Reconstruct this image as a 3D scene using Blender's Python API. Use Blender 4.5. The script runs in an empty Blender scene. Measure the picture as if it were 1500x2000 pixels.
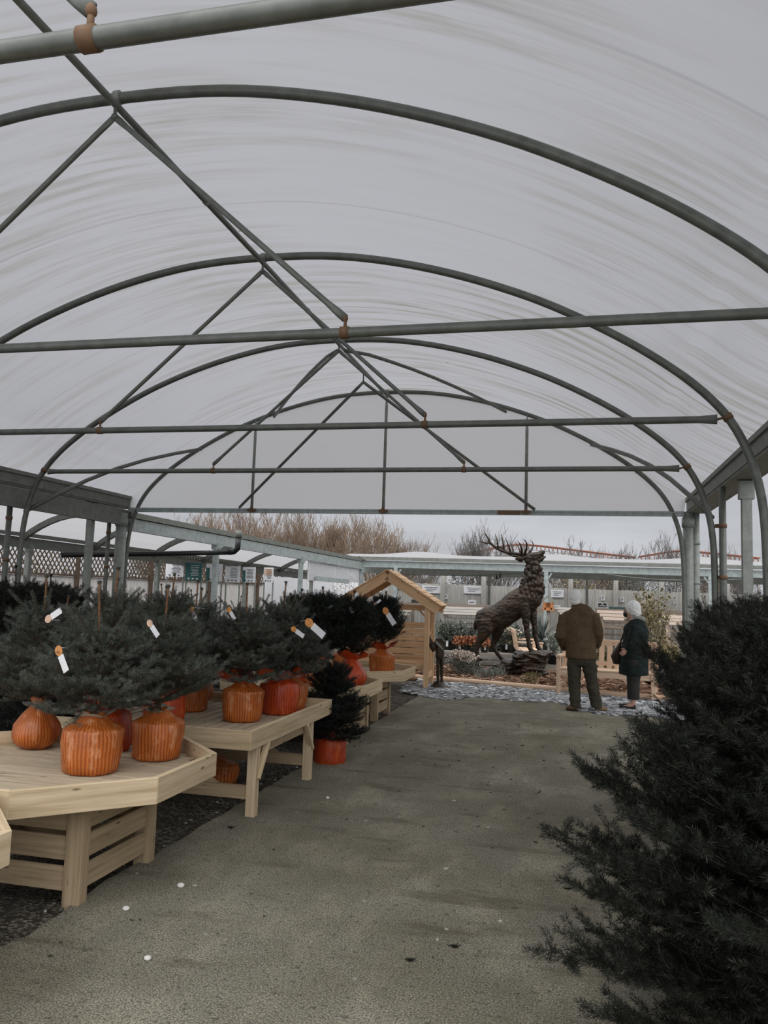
import bpy, bmesh, math, random
import numpy as np
from mathutils import Vector, Matrix, noise
R_ = math.radians
PI = math.pi
scene = bpy.context.scene
COL = scene.collection

# ------------------------------------------------------------------ camera
CAM_Z = 1.6
FPX, YAW, PITCH, ROLL = 1580.18, 0.237, 0.101, 0.032
FW = Vector((-math.sin(YAW)*math.cos(PITCH), math.cos(YAW)*math.cos(PITCH), math.sin(PITCH)))
_r0 = Vector((math.cos(YAW), math.sin(YAW), 0)); _u0 = _r0.cross(FW)
RT = math.cos(ROLL)*_r0 + math.sin(ROLL)*_u0
UP = -math.sin(ROLL)*_r0 + math.cos(ROLL)*_u0
cam_d = bpy.data.cameras.new('camera'); cam = bpy.data.objects.new('camera', cam_d); COL.objects.link(cam)
cam_d.sensor_fit = 'VERTICAL'; cam_d.sensor_height = 36.0; cam_d.lens = FPX/2000*36.0
cam_d.clip_end = 500
M = Matrix.Identity(4)
for i, v in enumerate((RT, UP, -FW)):
    for j in range(3): M[j][i] = v[j]
M[0][3], M[1][3], M[2][3] = 0, 0, CAM_Z
cam.matrix_world = M
scene.camera = cam
cam_d.dof.use_dof = False

# ------------------------------------------------------------------ world: overcast winter sky
w = bpy.data.worlds.new('overcast_sky'); scene.world = w; w.use_nodes = True
nt = w.node_tree; nt.nodes.clear()
tc = nt.nodes.new('ShaderNodeTexCoord'); sx = nt.nodes.new('ShaderNodeSeparateXYZ')
nt.links.new(tc.outputs['Generated'], sx.inputs[0])
rp = nt.nodes.new('ShaderNodeValToRGB'); rp.color_ramp.interpolation = 'EASE'
el = rp.color_ramp.elements
el[0].position = 0.0; el[0].color = (0.50, 0.515, 0.545, 1)
el[1].position = 1.0; el[1].color = (1.75, 1.76, 1.80, 1)
e = el.new(0.10); e.color = (0.50, 0.515, 0.55, 1)
e = el.new(0.32); e.color = (0.72, 0.73, 0.76, 1)
nt.links.new(sx.outputs['Z'], rp.inputs[0])
mp = nt.nodes.new('ShaderNodeMapping'); mp.inputs['Scale'].default_value = (2.0, 2.0, 14.0)
nz = nt.nodes.new('ShaderNodeTexNoise'); nz.inputs['Scale'].default_value = 1.6; nz.inputs['Detail'].default_value = 4
nt.links.new(tc.outputs['Generated'], mp.inputs[0]); nt.links.new(mp.outputs[0], nz.inputs['Vector'])
mr = nt.nodes.new('ShaderNodeMapRange'); mr.inputs[1].default_value = 0.3; mr.inputs[2].default_value = 0.7
mr.inputs[3].default_value = 0.86; mr.inputs[4].default_value = 1.16
nt.links.new(nz.outputs[0], mr.inputs[0])
mx = nt.nodes.new('ShaderNodeMix'); mx.data_type = 'RGBA'; mx.blend_type = 'MULTIPLY'; mx.inputs[0].default_value = 1
nt.links.new(rp.outputs[0], mx.inputs[6]); nt.links.new(mr.outputs[0], mx.inputs[7])
# sky brightened behind the camera, added to light the tunnel inside
mb_ = nt.nodes.new('ShaderNodeMapRange'); mb_.interpolation_type = 'SMOOTHSTEP'
mb_.inputs[1].default_value = 0.25; mb_.inputs[2].default_value = -0.75; mb_.inputs[3].default_value = 1.0; mb_.inputs[4].default_value = 2.3
nt.links.new(sx.outputs['Y'], mb_.inputs[0])
mx2 = nt.nodes.new('ShaderNodeMix'); mx2.data_type = 'RGBA'; mx2.blend_type = 'MULTIPLY'; mx2.inputs[0].default_value = 1
nt.links.new(mx.outputs[2], mx2.inputs[6]); nt.links.new(mb_.outputs[0], mx2.inputs[7]); mx = mx2
bg = nt.nodes.new('ShaderNodeBackground'); bg.inputs[1].default_value = 1.0
out = nt.nodes.new('ShaderNodeOutputWorld')
nt.links.new(mx.outputs[2], bg.inputs[0]); nt.links.new(bg.outputs[0], out.inputs[0])

# ------------------------------------------------------------------ exposure
vs = scene.view_settings
vs.view_transform = 'Standard'; vs.look = 'None'; vs.gamma = 1.0; vs.exposure = 0.0; vs.use_curve_mapping = False

# ------------------------------------------------------------------ helpers
def ray(px, py): return FW + RT*((px-750)/FPX) - UP*((py-1000)/FPX)
def gz(px, py, z=0.0):
    d = ray(px, py); t = (z-CAM_Z)/d.z; return Vector((0, 0, CAM_Z)) + d*t
def gy(px, py, y):
    d = ray(px, py); return Vector((0, 0, CAM_Z)) + d*(y/d.y)

def root_of(o):
    while o.parent: o = o.parent
    return o
def tag(o, label=None, cat=None, group=None, kind=None):
    if label: o['label'] = label
    if cat: o['category'] = cat
    if group: o['group'] = group
    if kind: o['kind'] = kind
    return o
def thing(name, label, cat, loc=(0, 0, 0), rz=0.0, group=None):
    o = bpy.data.objects.new(name, None); COL.objects.link(o)
    o.location = loc; o.rotation_euler = (0, 0, rz); o.empty_display_size = .1
    return tag(o, label, cat, group)
def link_mesh(name, me, parent=None):
    o = bpy.data.objects.new(name, me); COL.objects.link(o)
    if parent: o.parent = parent
    return o
def kids(o): return [c for c in bpy.data.objects if c.parent == o]
def copy_tree(o, loc, rz=0.0, label=None, group=None, scale=None):
    c = o.copy(); COL.objects.link(c); c.location = loc; c.rotation_euler = (o.rotation_euler.x, o.rotation_euler.y, rz)
    if scale: c.scale = scale if hasattr(scale, '__len__') else (scale,)*3
    if label: c['label'] = label
    if group: c['group'] = group
    for k in list(o.children):
        d = k.copy(); COL.objects.link(d); d.parent = c
        for g in list(k.children):
            f = g.copy(); COL.objects.link(f); f.parent = d
    return c

class MB:
    """collects shapes, builds ONE mesh object"""
    def __init__(s, seed=0): s.v = []; s.f = []; s.uv = []; s.sm = []; s.rng = random.Random(seed)
    def _add(s, vs_, fs, uvs, smooth):
        n = len(s.v); s.v += [tuple(q) for q in vs_]
        for f_, u_ in zip(fs, uvs):
            s.f.append([i+n for i in f_]); s.uv.append(u_); s.sm.append(smooth)
    def beam(s, p0, p1, w_, h_, up=(0, 0, 1)):
        """rectangular bar from p0 to p1: w_ sideways, h_ along up"""
        p0 = Vector(p0); p1 = Vector(p1); d = p1-p0; L = d.length
        if L < 1e-6: return s
        d /= L; up = Vector(up)
        sd = d.cross(up)
        if sd.length < 1e-4: sd = d.cross(Vector((1, 0, 0)))
        if sd.length < 1e-4: sd = d.cross(Vector((0, 1, 0)))
        sd.normalize(); u = sd.cross(d).normalized()
        a = sd*w_/2; b = u*h_/2
        V = [p0-a-b, p0+a-b, p0+a+b, p0-a+b, p1-a-b, p1+a-b, p1+a+b, p1-a+b]
        F = [(0, 1, 2, 3), (5, 4, 7, 6), (0, 4, 5, 1), (1, 5, 6, 2), (2, 6, 7, 3), (3, 7, 4, 0)]
        o = s.rng.random()*50; q = s.rng.random()*50
        end = lambda: [(o, q), (o+w_*.3, q), (o+w_*.3, q+h_), (o, q+h_)]
        U = [end(), end()]
        for k, wd in ((0, w_), (1, h_), (2, w_), (3, h_)):
            z = q + k*.37
            U.append([(o, z), (o+L, z), (o+L, z+wd), (o, z+wd)])
        s._add(V, F, U, False); return s
    def box(s, c, size, rz=0.0):
        c = Vector(c); x, y, z = size; r = Matrix.Rotation(rz, 3, 'Z')
        ax = max(range(3), key=lambda i: size[i])
        if ax == 0: return s.beam(c - r @ Vector((x/2, 0, 0)), c + r @ Vector((x/2, 0, 0)), y, z)
        if ax == 1: return s.beam(c - r @ Vector((0, y/2, 0)), c + r @ Vector((0, y/2, 0)), x, z)
        return s.beam(c - Vector((0, 0, z/2)), c + Vector((0, 0, z/2)), y, x, up=r @ Vector((1, 0, 0)))
    def tube(s, pts, rad, n=8, cap=True, up=None, smooth=True):
        """swept tube; rad: number, list of numbers or list of (side, up) radii"""
        P = [Vector(p) for p in pts]; m = len(P)
        if not hasattr(rad, '__len__'): rad = [rad]*m
        T = []
        for i in range(m):
            a = P[max(i-1, 0)]; b = P[min(i+1, m-1)]; t = b-a
            T.append(t.normalized() if t.length > 1e-9 else Vector((0, 0, 1)))
        u = Vector(up) if up else (Vector((0, 0, 1)) if abs(T[0].z) < .95 else Vector((0, 1, 0)))
        V = []; acc = 0; us = []
        for i in range(m):
            if i: acc += (P[i]-P[i-1]).length
            sd = T[i].cross(u)
            if sd.length < 1e-5: sd = T[i].cross(Vector((.31, .9, .2)))
            sd.normalize(); uu = sd.cross(T[i]).normalized()
            if not up: u = uu
            rr = rad[i]; ra, rb = rr if hasattr(rr, '__len__') else (rr, rr)
            us.append(acc)
            for k in range(n):
                an = 2*PI*k/n
                V.append(P[i] + sd*(ra*math.cos(an)) + uu*(rb*math.sin(an)))
        F = []; U = []
        for i in range(m-1):
            for k in range(n):
                k2 = (k+1) % n
                F.append((i*n+k, i*n+k2, (i+1)*n+k2, (i+1)*n+k))
                U.append([(us[i], k/n), (us[i], (k+1)/n), (us[i+1], (k+1)/n), (us[i+1], k/n)])
        if cap:
            F.append(tuple(range(n-1, -1, -1))); U.append([(0, 0)]*n)
            F.append(tuple((m-1)*n+k for k in range(n))); U.append([(0, 0)]*n)
        s._add(V, F, U, smooth); return s
    def ball(s, c, r, n=12, m=8, rot=None):
        c = Vector(c); r = r if hasattr(r, '__len__') else (r, r, r)
        V = []; 
        for i in range(m+1):
            th = PI*i/m
            for k in range(n):
                ph = 2*PI*k/n
                p = Vector((r[0]*math.sin(th)*math.cos(ph), r[1]*math.sin(th)*math.sin(ph), r[2]*math.cos(th)))
                if rot: p = rot @ p
                V.append(c+p)
        F = []; U = []
        for i in range(m):
            for k in range(n):
                k2 = (k+1) % n
                f_ = [i*n+k, (i+1)*n+k, (i+1)*n+k2, i*n+k2]
                F.append(tuple(f_)); U.append([(k/n, i/m)]*4)
        s._add(V, F, U, True); return s
    def lathe(s, prof, n=24, c=(0, 0, 0), fn=None, smooth=True):
        """prof [(r, z)]; fn(angle, r, z, i) -> (r, z)"""
        c = Vector(c); V = []; m = len(prof); acc = 0; us = []
        for i, (r, z) in enumerate(prof):
            if i: acc += math.hypot(r-prof[i-1][0], z-prof[i-1][1])
            us.append(acc)
            for k in range(n):
                a = 2*PI*k/n; rr, zz = (r, z) if not fn else fn(a, r, z, i)
                V.append(c + Vector((rr*math.cos(a), rr*math.sin(a), zz)))
        F = []; U = []
        for i in range(m-1):
            for k in range(n):
                k2 = (k+1) % n
                F.append((i*n+k, i*n+k2, (i+1)*n+k2, (i+1)*n+k))
                U.append([(k/n, us[i]), ((k+1)/n, us[i]), ((k+1)/n, us[i+1]), (k/n, us[i+1])])
        s._add(V, F, U, smooth); return s
    def quad(s, a, b, c, d, uv=None):
        L = (Vector(b)-Vector(a)).length; H = (Vector(d)-Vector(a)).length
        s._add([a, b, c, d], [(0, 1, 2, 3)], [uv or [(0, 0), (L, 0), (L, H), (0, H)]], False); return s
    def poly(s, pts, smooth=False):
        s._add(pts, [tuple(range(len(pts)))], [[(p[0], p[1]) for p in pts]], smooth); return s
    def prism(s, pts, z0, z1):
        """closed outline (x, y) extruded in z"""
        n = len(pts)
        V = [(x, y, z0) for x, y in pts] + [(x, y, z1) for x, y in pts]
        F = [tuple(range(n-1, -1, -1)), tuple(range(n, 2*n))]
        U = [[pts[i] for i in range(n-1, -1, -1)], list(pts)]
        for i in range(n):
            j = (i+1) % n; L = math.hypot(pts[j][0]-pts[i][0], pts[j][1]-pts[i][1])
            F.append((i, j, n+j, n+i)); U.append([(0, 0), (L, 0), (L, z1-z0), (0, z1-z0)])
        s._add(V, F, U, False); return s
    def mesh(s, name, mat):
        me = bpy.data.meshes.new(name)
        me.from_pydata(s.v, [], s.f); me.update()
        uvl = me.uv_layers.new(name='UVMap')
        flat = [c for f_ in s.uv for u_ in f_ for c in u_]
        uvl.data.foreach_set('uv', flat)
        me.polygons.foreach_set('use_smooth', s.sm)
        for m_ in (mat if isinstance(mat, (list, tuple)) else [mat]): me.materials.append(m_)
        return me
    def build(s, name, mat, parent=None, world=False, bevel=0, label=None):
        if world and parent:
            L = root_of(parent).location
            s.v = [(x-L.x, y-L.y, z-L.z) for x, y, z in s.v]
        o = link_mesh(name, s.mesh(name, mat), parent)
        if bevel:
            b = o.modifiers.new('edge', 'BEVEL'); b.width = bevel; b.segments = 1; b.limit_method = 'ANGLE'
        if label: o['label'] = label
        return o

def evaluate(o):
    dg = bpy.context.evaluated_depsgraph_get(); dg.update()
    return bpy.data.meshes.new_from_object(o.evaluated_get(dg))
def blob(name, mb, mat, parent=None, voxel=.012, smooth=4, disp=None, world=False):
    """fuses overlapping closed shapes into one continuous skin"""
    if world and parent:
        L = root_of(parent).location
        mb.v = [(x-L.x, y-L.y, z-L.z) for x, y, z in mb.v]
    o = link_mesh(name, mb.mesh(name, mat))
    m = o.modifiers.new('r', 'REMESH'); m.mode = 'VOXEL'; m.voxel_size = voxel
    if smooth:
        k = o.modifiers.new('s', 'SMOOTH'); k.factor = .5; k.iterations = smooth
    me = evaluate(o); bpy.data.objects.remove(o)
    me.name = name
    if disp:
        me.update()
        co = [v.co.copy() for v in me.vertices]; no = [v.normal.copy() for v in me.vertices]
        for v, c, n_ in zip(me.vertices, co, no): v.co = c + n_*disp(c)
        me.update()
    me.polygons.foreach_set('use_smooth', [True]*len(me.polygons))
    me.materials.clear(); me.materials.append(mat)
    return link_mesh(name, me, parent)

# ------------------------------------------------------------------ materials
class NT:
    def __init__(s, name):
        s.m = bpy.data.materials.new(name); s.m.use_nodes = True; s.t = s.m.node_tree; s.t.nodes.clear()
        s.out = s.n('ShaderNodeOutputMaterial')
    def n(s, typ, **kw):
        x = s.t.nodes.new(typ)
        for k, v in kw.items(): setattr(x, k, v)
        return x
    def l(s, a, b): s.t.links.new(a, b)
    def coord(s, kind='Object', scale=(1, 1, 1)):
        c = s.n('ShaderNodeTexCoord'); m = s.n('ShaderNodeMapping'); m.inputs['Scale'].default_value = scale
        s.l(c.outputs[kind], m.inputs[0]); return m.outputs[0]
    def noise(s, vec, scale, detail=3, rough=.55):
        x = s.n('ShaderNodeTexNoise'); x.inputs['Scale'].default_value = scale; x.inputs['Detail'].default_value = detail
        x.inputs['Roughness'].default_value = rough; s.l(vec, x.inputs['Vector']); return x.outputs[0]
    def ramp(s, fac, stops):
        r = s.n('ShaderNodeValToRGB'); e_ = r.color_ramp.elements
        while len(e_) < len(stops): e_.new(.5)
        for k, (p, c) in enumerate(stops):
            e_[k].position = p; e_[k].color = (*c, 1) if hasattr(c, '__len__') else (c, c, c, 1)
        s.l(fac, r.inputs[0]); return r.outputs[0]
    def mix(s, fac, a, b, mode='MIX'):
        x = s.n('ShaderNodeMix'); x.data_type = 'RGBA'; x.blend_type = mode
        for sock, val in ((x.inputs[0], fac), (x.inputs[6], a), (x.inputs[7], b)):
            if hasattr(val, 'links') or hasattr(val, 'is_linked'): s.l(val, sock)
            elif hasattr(val, '__len__'): sock.default_value = (*val, 1)
            else: sock.default_value = val if sock == x.inputs[0] else (val, val, val, 1)
        return x.outputs[2]
    def bsdf(s, col, rough=.7, metal=0, bump=None, bstr=.3, bdist=.01, spec=.5, **kw):
        b = s.n('ShaderNodeBsdfPrincipled')
        if hasattr(col, 'links') or hasattr(col, 'is_linked'): s.l(col, b.inputs['Base Color'])
        else: b.inputs['Base Color'].default_value = (*col, 1)
        b.inputs['Roughness'].default_value = rough; b.inputs['Metallic'].default_value = metal
        b.inputs['Specular IOR Level'].default_value = spec
        for k, v in kw.items(): b.inputs[k.replace('_', ' ')].default_value = v
        if bump is not None:
            u = s.n('ShaderNodeBump'); u.inputs['Strength'].default_value = bstr; u.inputs['Distance'].default_value = bdist
            s.l(bump, u.inputs['Height']); s.l(u.outputs[0], b.inputs['Normal'])
        return b.outputs[0]
    def done(s, sh): s.l(sh, s.out.inputs[0]); return s.m

def m_plain(name, col, rough=.7, metal=0, var=.25, scale=12, spec=.4):
    t = NT(name); v = t.coord()
    c = t.ramp(t.noise(v, scale, 3), [(.3, [q*(1-var) for q in col]), (.7, [min(1, q*(1+var)) for q in col])])
    return t.done(t.bsdf(c, rough, metal, spec=spec))
def m_wood(name, a, b, knots=True, rough=.72):
    t = NT(name); v = t.coord('UV', (1.6, 34, 1))
    n1 = t.noise(v, 1.0, 5, .6)
    c = t.ramp(n1, [(.33, [q*.86 for q in a]), (.5, [(x+y)/2 for x, y in zip(a, b)]), (.66, b)])
    n2 = t.noise(t.coord('UV', (.9, 3.1, 1)), 1.0, 2)
    c = t.mix(t.ramp(n2, [(.35, 0), (.75, .45)]), c, [q*.72 for q in a])
    if knots:
        k = t.n('ShaderNodeTexVoronoi'); k.inputs['Scale'].default_value = 1.0
        t.l(t.coord('UV', (4.2, 15, 1)), k.inputs['Vector'])
        f = t.ramp(k.outputs['Distance'], [(.06, 1), (.13, 0)])
        c = t.mix(f, c, [q*.34 for q in a])
    return t.done(t.bsdf(c, rough, bump=n1, bstr=.12, bdist=.004, spec=.3))
def m_metal(name, col, rough=.5, metal=.0, rust=.12, scale=9):
    t = NT(name); v = t.coord()
    n1 = t.noise(v, scale, 5, .65)
    c = t.ramp(n1, [(.3, [q*.72 for q in col]), (.55, col), (.8, [min(1, q*1.3) for q in col])])
    n2 = t.noise(v, 38, 2)
    c = t.mix(t.ramp(n2, [(.66, 0), (.78, rust)]), c, (.16, .1, .06))
    return t.done(t.bsdf(c, rough, metal, bump=n1, bstr=.08, spec=.5))

def m_sheet(name, tint, stain, streak=1.0, trans=.8, bay_lines=True):
    """old milky polythene: diffuses daylight through it, green-brown dirt streaks"""
    t = NT(name)
    v = t.coord('UV', (.42, 7.0, 1)); w1 = t.noise(v, 1.0, 6, .62)
    v2 = t.coord('UV', (.16, .33, 1)); w2 = t.noise(v2, 1.5, 3)
    f1 = t.ramp(w1, [(.46, 0), (.64, 1)]); f2 = t.ramp(w2, [(.40, .10), (.60, 1)])
    f = t.mix(1.0, f1, f2, 'MULTIPLY')
    v3 = t.coord('UV', (1.1, 26, 1)); f3 = t.ramp(t.noise(v3, 1.0, 3), [(.52, 0), (.75, .35)])
    f = t.mix(1.0, f, t.mix(1.0, f3, f2, 'MULTIPLY'), 'ADD')
    u0 = t.n('ShaderNodeUVMap'); s0 = t.n('ShaderNodeSeparateXYZ'); t.l(u0.outputs[0], s0.inputs[0])
    g0 = t.n('ShaderNodeMapRange'); g0.inputs[1].default_value = 3.0; g0.inputs[2].default_value = 11.0; g0.inputs[3].default_value = .35; g0.inputs[4].default_value = 1.0
    t.l(s0.outputs[0], g0.inputs[0])
    f = t.mix(1.0, f, g0.outputs[0], 'MULTIPLY')   # the right-hand slope is the dirtier one
    f = t.mix(1.0, f, (streak,)*3, 'MULTIPLY')
    c = t.mix(f, tint, stain)
    k = t.n('ShaderNodeTexVoronoi'); k.inputs['Scale'].default_value = 1.0
    t.l(t.coord('UV', (1.0, 1.3, 1)), k.inputs['Vector'])
    c = t.mix(t.ramp(k.outputs['Distance'], [(.018, .8), (.03, 0)]), c, (.10, .08, .06))
    if bay_lines:
        u = t.n('ShaderNodeUVMap'); sp = t.n('ShaderNodeSeparateXYZ'); t.l(u.outputs[0], sp.inputs[0])
        q = t.n('ShaderNodeMath', operation='MULTIPLY_ADD'); q.inputs[1].default_value = 1/3.0; q.inputs[2].default_value = .17
        t.l(sp.outputs[1], q.inputs[0])
        fr = t.n('ShaderNodeMath', operation='FRACT'); t.l(q.outputs[0], fr.inputs[0])
        ab = t.n('ShaderNodeMath', operation='SUBTRACT'); ab.inputs[1].default_value = .5; t.l(fr.outputs[0], ab.inputs[0])
        a2 = t.n('ShaderNodeMath', operation='ABSOLUTE'); t.l(ab.outputs[0], a2.inputs[0])
        c = t.mix(t.ramp(a2.outputs[0], [(.0035, .3), (.006, 0)]), c, [q_*.6 for q_ in tint])  # one thin darker line across the sheet in each bay
    tr = t.n('ShaderNodeBsdfTranslucent'); df = t.n('ShaderNodeBsdfDiffuse')
    t.l(c, tr.inputs[0]); t.l(c, df.inputs[0])
    m = t.n('ShaderNodeMixShader'); m.inputs[0].default_value = 1-trans
    t.l(tr.outputs[0], m.inputs[1]); t.l(df.outputs[0], m.inputs[2])
    return t.done(m.outputs[0])

def m_leaf(name, a, b, tip=None, rough=.5, spec=.4, trans=.0):
    """foliage: colour varies needle by needle / leaf by leaf (attribute 'shade' is random)"""
    t = NT(name); at = t.n('ShaderNodeAttribute'); at.attribute_name = 'shade'
    c = t.ramp(at.outputs['Fac'], [(.0, a), (.78, b), (1.0, tip or b)])
    return t.done(t.bsdf(c, rough, spec=spec))

def m_bag(name, a, b, pale, weave=1.0):
    t = NT(name); v = t.coord('UV', (46, 150, 1))
    ck = t.n('ShaderNodeTexWave', wave_type='BANDS', bands_direction='X'); ck.inputs['Scale'].default_value = .318
    ck.inputs['Distortion'].default_value = 1.2; ck.inputs['Detail Scale'].default_value = .6; t.l(v, ck.inputs['Vector'])
    c2 = t.n('ShaderNodeTexWave', wave_type='BANDS', bands_direction='Y'); c2.inputs['Scale'].default_value = .318
    c2.inputs['Distortion'].default_value = 1.0; t.l(v, c2.inputs['Vector'])
    h = t.mix(1.0, ck.outputs[0], t.ramp(c2.outputs[0], [(0, .45), (1, 1)]), 'MULTIPLY')
    big = t.noise(t.coord('Object', (1, 1, 1)), 7, 4, .6)
    c = t.mix(t.ramp(h, [(.12, 0), (.6, 1)]), a, b)
    c = t.mix(t.ramp(t.noise(t.coord('Object', (1, 1, .5)), 16, 3), [(.56, 0), (.68, .75)]), c, pale)
    c = t.mix(t.ramp(big, [(.35, .35), (.6, 0)]), c, [q*.45 for q in a])
    rg = t.n('ShaderNodeTexNoise', noise_type='RIDGED_MULTIFRACTAL'); rg.inputs['Scale'].default_value = 7; rg.inputs['Detail'].default_value = 4
    t.l(t.coord('Object', (1, 1, .8)), rg.inputs['Vector'])
    c = t.mix(t.ramp(rg.outputs[0], [(.66, 0), (.95, .4)]), c, pale)  # pale wrinkle highlights painted into the colour, also suggesting milky wrap
    hh = t.mix(.72, h, rg.outputs[0])
    return t.done(t.bsdf(c, .36, bump=hh, bstr=.5, bdist=.010, spec=.5))

W_PINE = m_wood('pale_pine', (.52, .385, .225), (.72, .58, .395))
W_DECK = m_wood('deck_pine', (.44, .35, .235), (.60, .50, .365))
W_CRATE = m_wood('crate_pine', (.33, .24, .14), (.50, .385, .245))
W_ARB = m_wood('arbour_pine', (.62, .37, .19), (.80, .55, .33))
W_BENCH = m_wood('bench_pine', (.62, .42, .28), (.80, .60, .44))
W_GREY = m_wood('weathered_wood', (.235, .215, .18), (.37, .34, .30))
W_FENCE = m_wood('fence_wood', (.36, .345, .31), (.53, .51, .47), knots=False)
W_PALE = m_wood('pale_boards', (.66, .62, .59), (.80, .77, .74), knots=False)
W_LATT = m_wood('lattice_wood', (.075, .05, .033), (.13, .09, .062), knots=False)
M_PIPE = m_metal('galvanised_pipe', (.135, .143, .124), .45, .25)
M_POST = m_metal('painted_post', (.25, .265, .24), .55, .1)
M_BEAM = m_metal('grey_beam', (.185, .195, .17), .6, .1, .2)
M_TEAL = m_metal('teal_grey_paint', (.34, .385, .37), .55, .05, .05)
M_RUST = m_metal('rusty_clamp', (.17, .095, .05), .7, .2, .5)
M_BLACK = m_plain('black_plastic', (.012, .012, .013), .35)
M_SHEET = m_sheet('milky_polythene', (.285, .285, .296), (.160, .154, .122), .72, .86)
M_GABLE = m_sheet('gable_polythene', (.72, .722, .735), (.58, .58, .56), .2, .9, False)
M_CANSH = m_sheet('canopy_sheet', (.60, .595, .60), (.44, .43, .41), .6, .50, False)
M_WHITE = m_plain('white_card', (.72, .72, .73), .5, var=.06)
M_TAGO = m_plain('orange_print', (.62, .27, .08), .5, var=.3, scale=60)
M_TAGP = m_plain('peach_print', (.62, .42, .30), .5, var=.25, scale=60)
M_INK = m_plain('grey_ink', (.12, .13, .14), .6)
M_TEALS = m_plain('teal_print', (.03, .12, .115), .5, var=.1)
M_BRONZE = None
def _bronze():
    t = NT('dark_bronze'); v = t.coord()
    n1 = t.noise(v, 16, 5, .65); n2 = t.noise(v, 3.5, 3)
    c = t.ramp(n1, [(.3, (.010, .008, .006)), (.55, (.042, .032, .023)), (.8, (.11, .088, .066))])
    c = t.mix(t.ramp(n2, [(.4, 0), (.7, .5)]), c, (.085, .05, .028))
    return t.done(t.bsdf(c, .42, .55, bump=n1, bstr=.5, bdist=.02, spec=.5))
M_BRONZE = _bronze()
M_NEED_S = m_leaf('blue_spruce_needles', (.028, .034, .027), (.105, .113, .090), (.24, .25, .20), .5, .22)
M_NEED_F = m_leaf('dark_fir_needles', (.005, .0062, .0042), (.0155, .0178, .0120), (.085, .090, .068), .5, .2)
M_NEED_D = m_leaf('dull_fir_needles', (.006, .009, .007), (.019, .024, .019), (.045, .052, .042), .5, .25)
M_NEED_Y = m_leaf('dark_yew_needles', (.006, .009, .006), (.018, .024, .017), (.045, .053, .038), .5, .25)
M_TWIG = m_plain('red_brown_twig', (.095, .048, .024), .8, var=.35, scale=50)
M_LEAD = m_plain('orange_brown_leader', (.20, .085, .032), .8, var=.35, scale=40)
M_DTWIG = m_plain('dark_twig', (.045, .036, .026), .85, var=.35, scale=50)
M_BAG1 = m_bag('orange_net', (.34, .078, .011), (.60, .165, .028), (.68, .31, .15))
M_BAG2 = m_bag('red_orange_film', (.42, .042, .006), (.53, .066, .010), (.68, .14, .03), .4)
M_FILM = m_plain('milky_film', (.42, .45, .40), .35, var=.3, scale=30)
# ================================================================== SETTING
rng = random.Random(7)
def ground_mat():
    t = NT('old_tarmac'); v = t.coord()
    f1 = t.noise(v, 120, 3, .8); f2 = t.noise(v, .9, 4, .6); f3 = t.noise(t.coord('Object', (1, .5, 1)), 2.6, 7, .68); f4 = t.noise(v, 34, 4, .7)
    c = t.ramp(f1, [(.36, (.07, .064, .048)), (.48, (.205, .19, .145)), (.62, (.45, .42, .335))])
    c = t.mix(t.ramp(f3, [(.47, 0), (.66, .85)]), c, t.mix(1.0, c, (1.5, 1.48, 1.44), 'MULTIPLY'))
    c = t.mix(t.ramp(f2, [(.36, .65), (.62, 0)]), c, t.mix(1.0, c, (.60, .57, .49), 'MULTIPLY'))
    f5 = t.noise(t.coord('Object', (.75, 2.9, 1)), 1.5, 6, .62)
    c = t.mix(t.ramp(f5, [(.33, .6), (.43, 0)]), c, (.105, .088, .056))
    c = t.mix(t.ramp(f4, [(.34, .8), (.44, 0)]), c, (.075, .068, .05))
    h = t.mix(.5, f1, f4)
    return t.done(t.bsdf(c, .9, bump=h, bstr=.9, bdist=.025, spec=.2))
def gravel_mat():
    t = NT('dark_gravel'); v = t.coord()
    k = t.n('ShaderNodeTexVoronoi'); k.inputs['Scale'].default_value = 60; t.l(v, k.inputs['Vector'])
    sp = t.n('ShaderNodeSeparateColor'); t.l(k.outputs['Color'], sp.inputs[0])
    c = t.ramp(sp.outputs[0], [(.0, (.022, .019, .014)), (.6, (.095, .084, .064)), (1, (.27, .245, .20))])
    f = t.noise(v, 2.5, 4)
    c = t.mix(t.ramp(f, [(.35, .7), (.6, 0)]), c, (.03, .026, .02))
    return t.done(t.bsdf(c, .9, bump=k.outputs['Distance'], bstr=.8, bdist=.02, spec=.2))
def soil_mat():
    t = NT('bark_soil'); v = t.coord()
    c = t.ramp(t.noise(v, 40, 4, .7), [(.35, (.035, .022, .014)), (.55, (.12, .07, .042)), (.7, (.22, .14, .09))])
    return t.done(t.bsdf(c, .9, bump=t.noise(v, 60, 3), bstr=.8, bdist=.02, spec=.2))
# broad yard floor (dark gravel beside the path, paving further out)
mb = MB(1); mb.quad((-60, -6, -.03), (60, -6, -.03), (60, 110, -.03), (-60, 110, -.03))
tag(mb.build('floor', gravel_mat()), 'dark gravel ground under the tree tables', kind='structure')
# the tarmac path: a slab with a ragged broken left edge
mb = MB(2); L = []
ys = [(-5+.12*i) for i in range(163)]
for y in ys:
    L.append((-2.46 + .06*noise.noise(Vector((y*1.3, 3, 0))) + .035*noise.noise(Vector((y*6, 1, 0))), y))
top = [(3.2, ys[0])] + [(3.2, ys[-1])]
outl = L + [(4.6, ys[-1]), (4.6, ys[0])]
outl = outl[::-1]
mb.prism(outl, -.05, 0.0)
tag(mb.build('floor', ground_mat()), 'worn grey tarmac path running down the tunnel', kind='structure')
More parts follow.
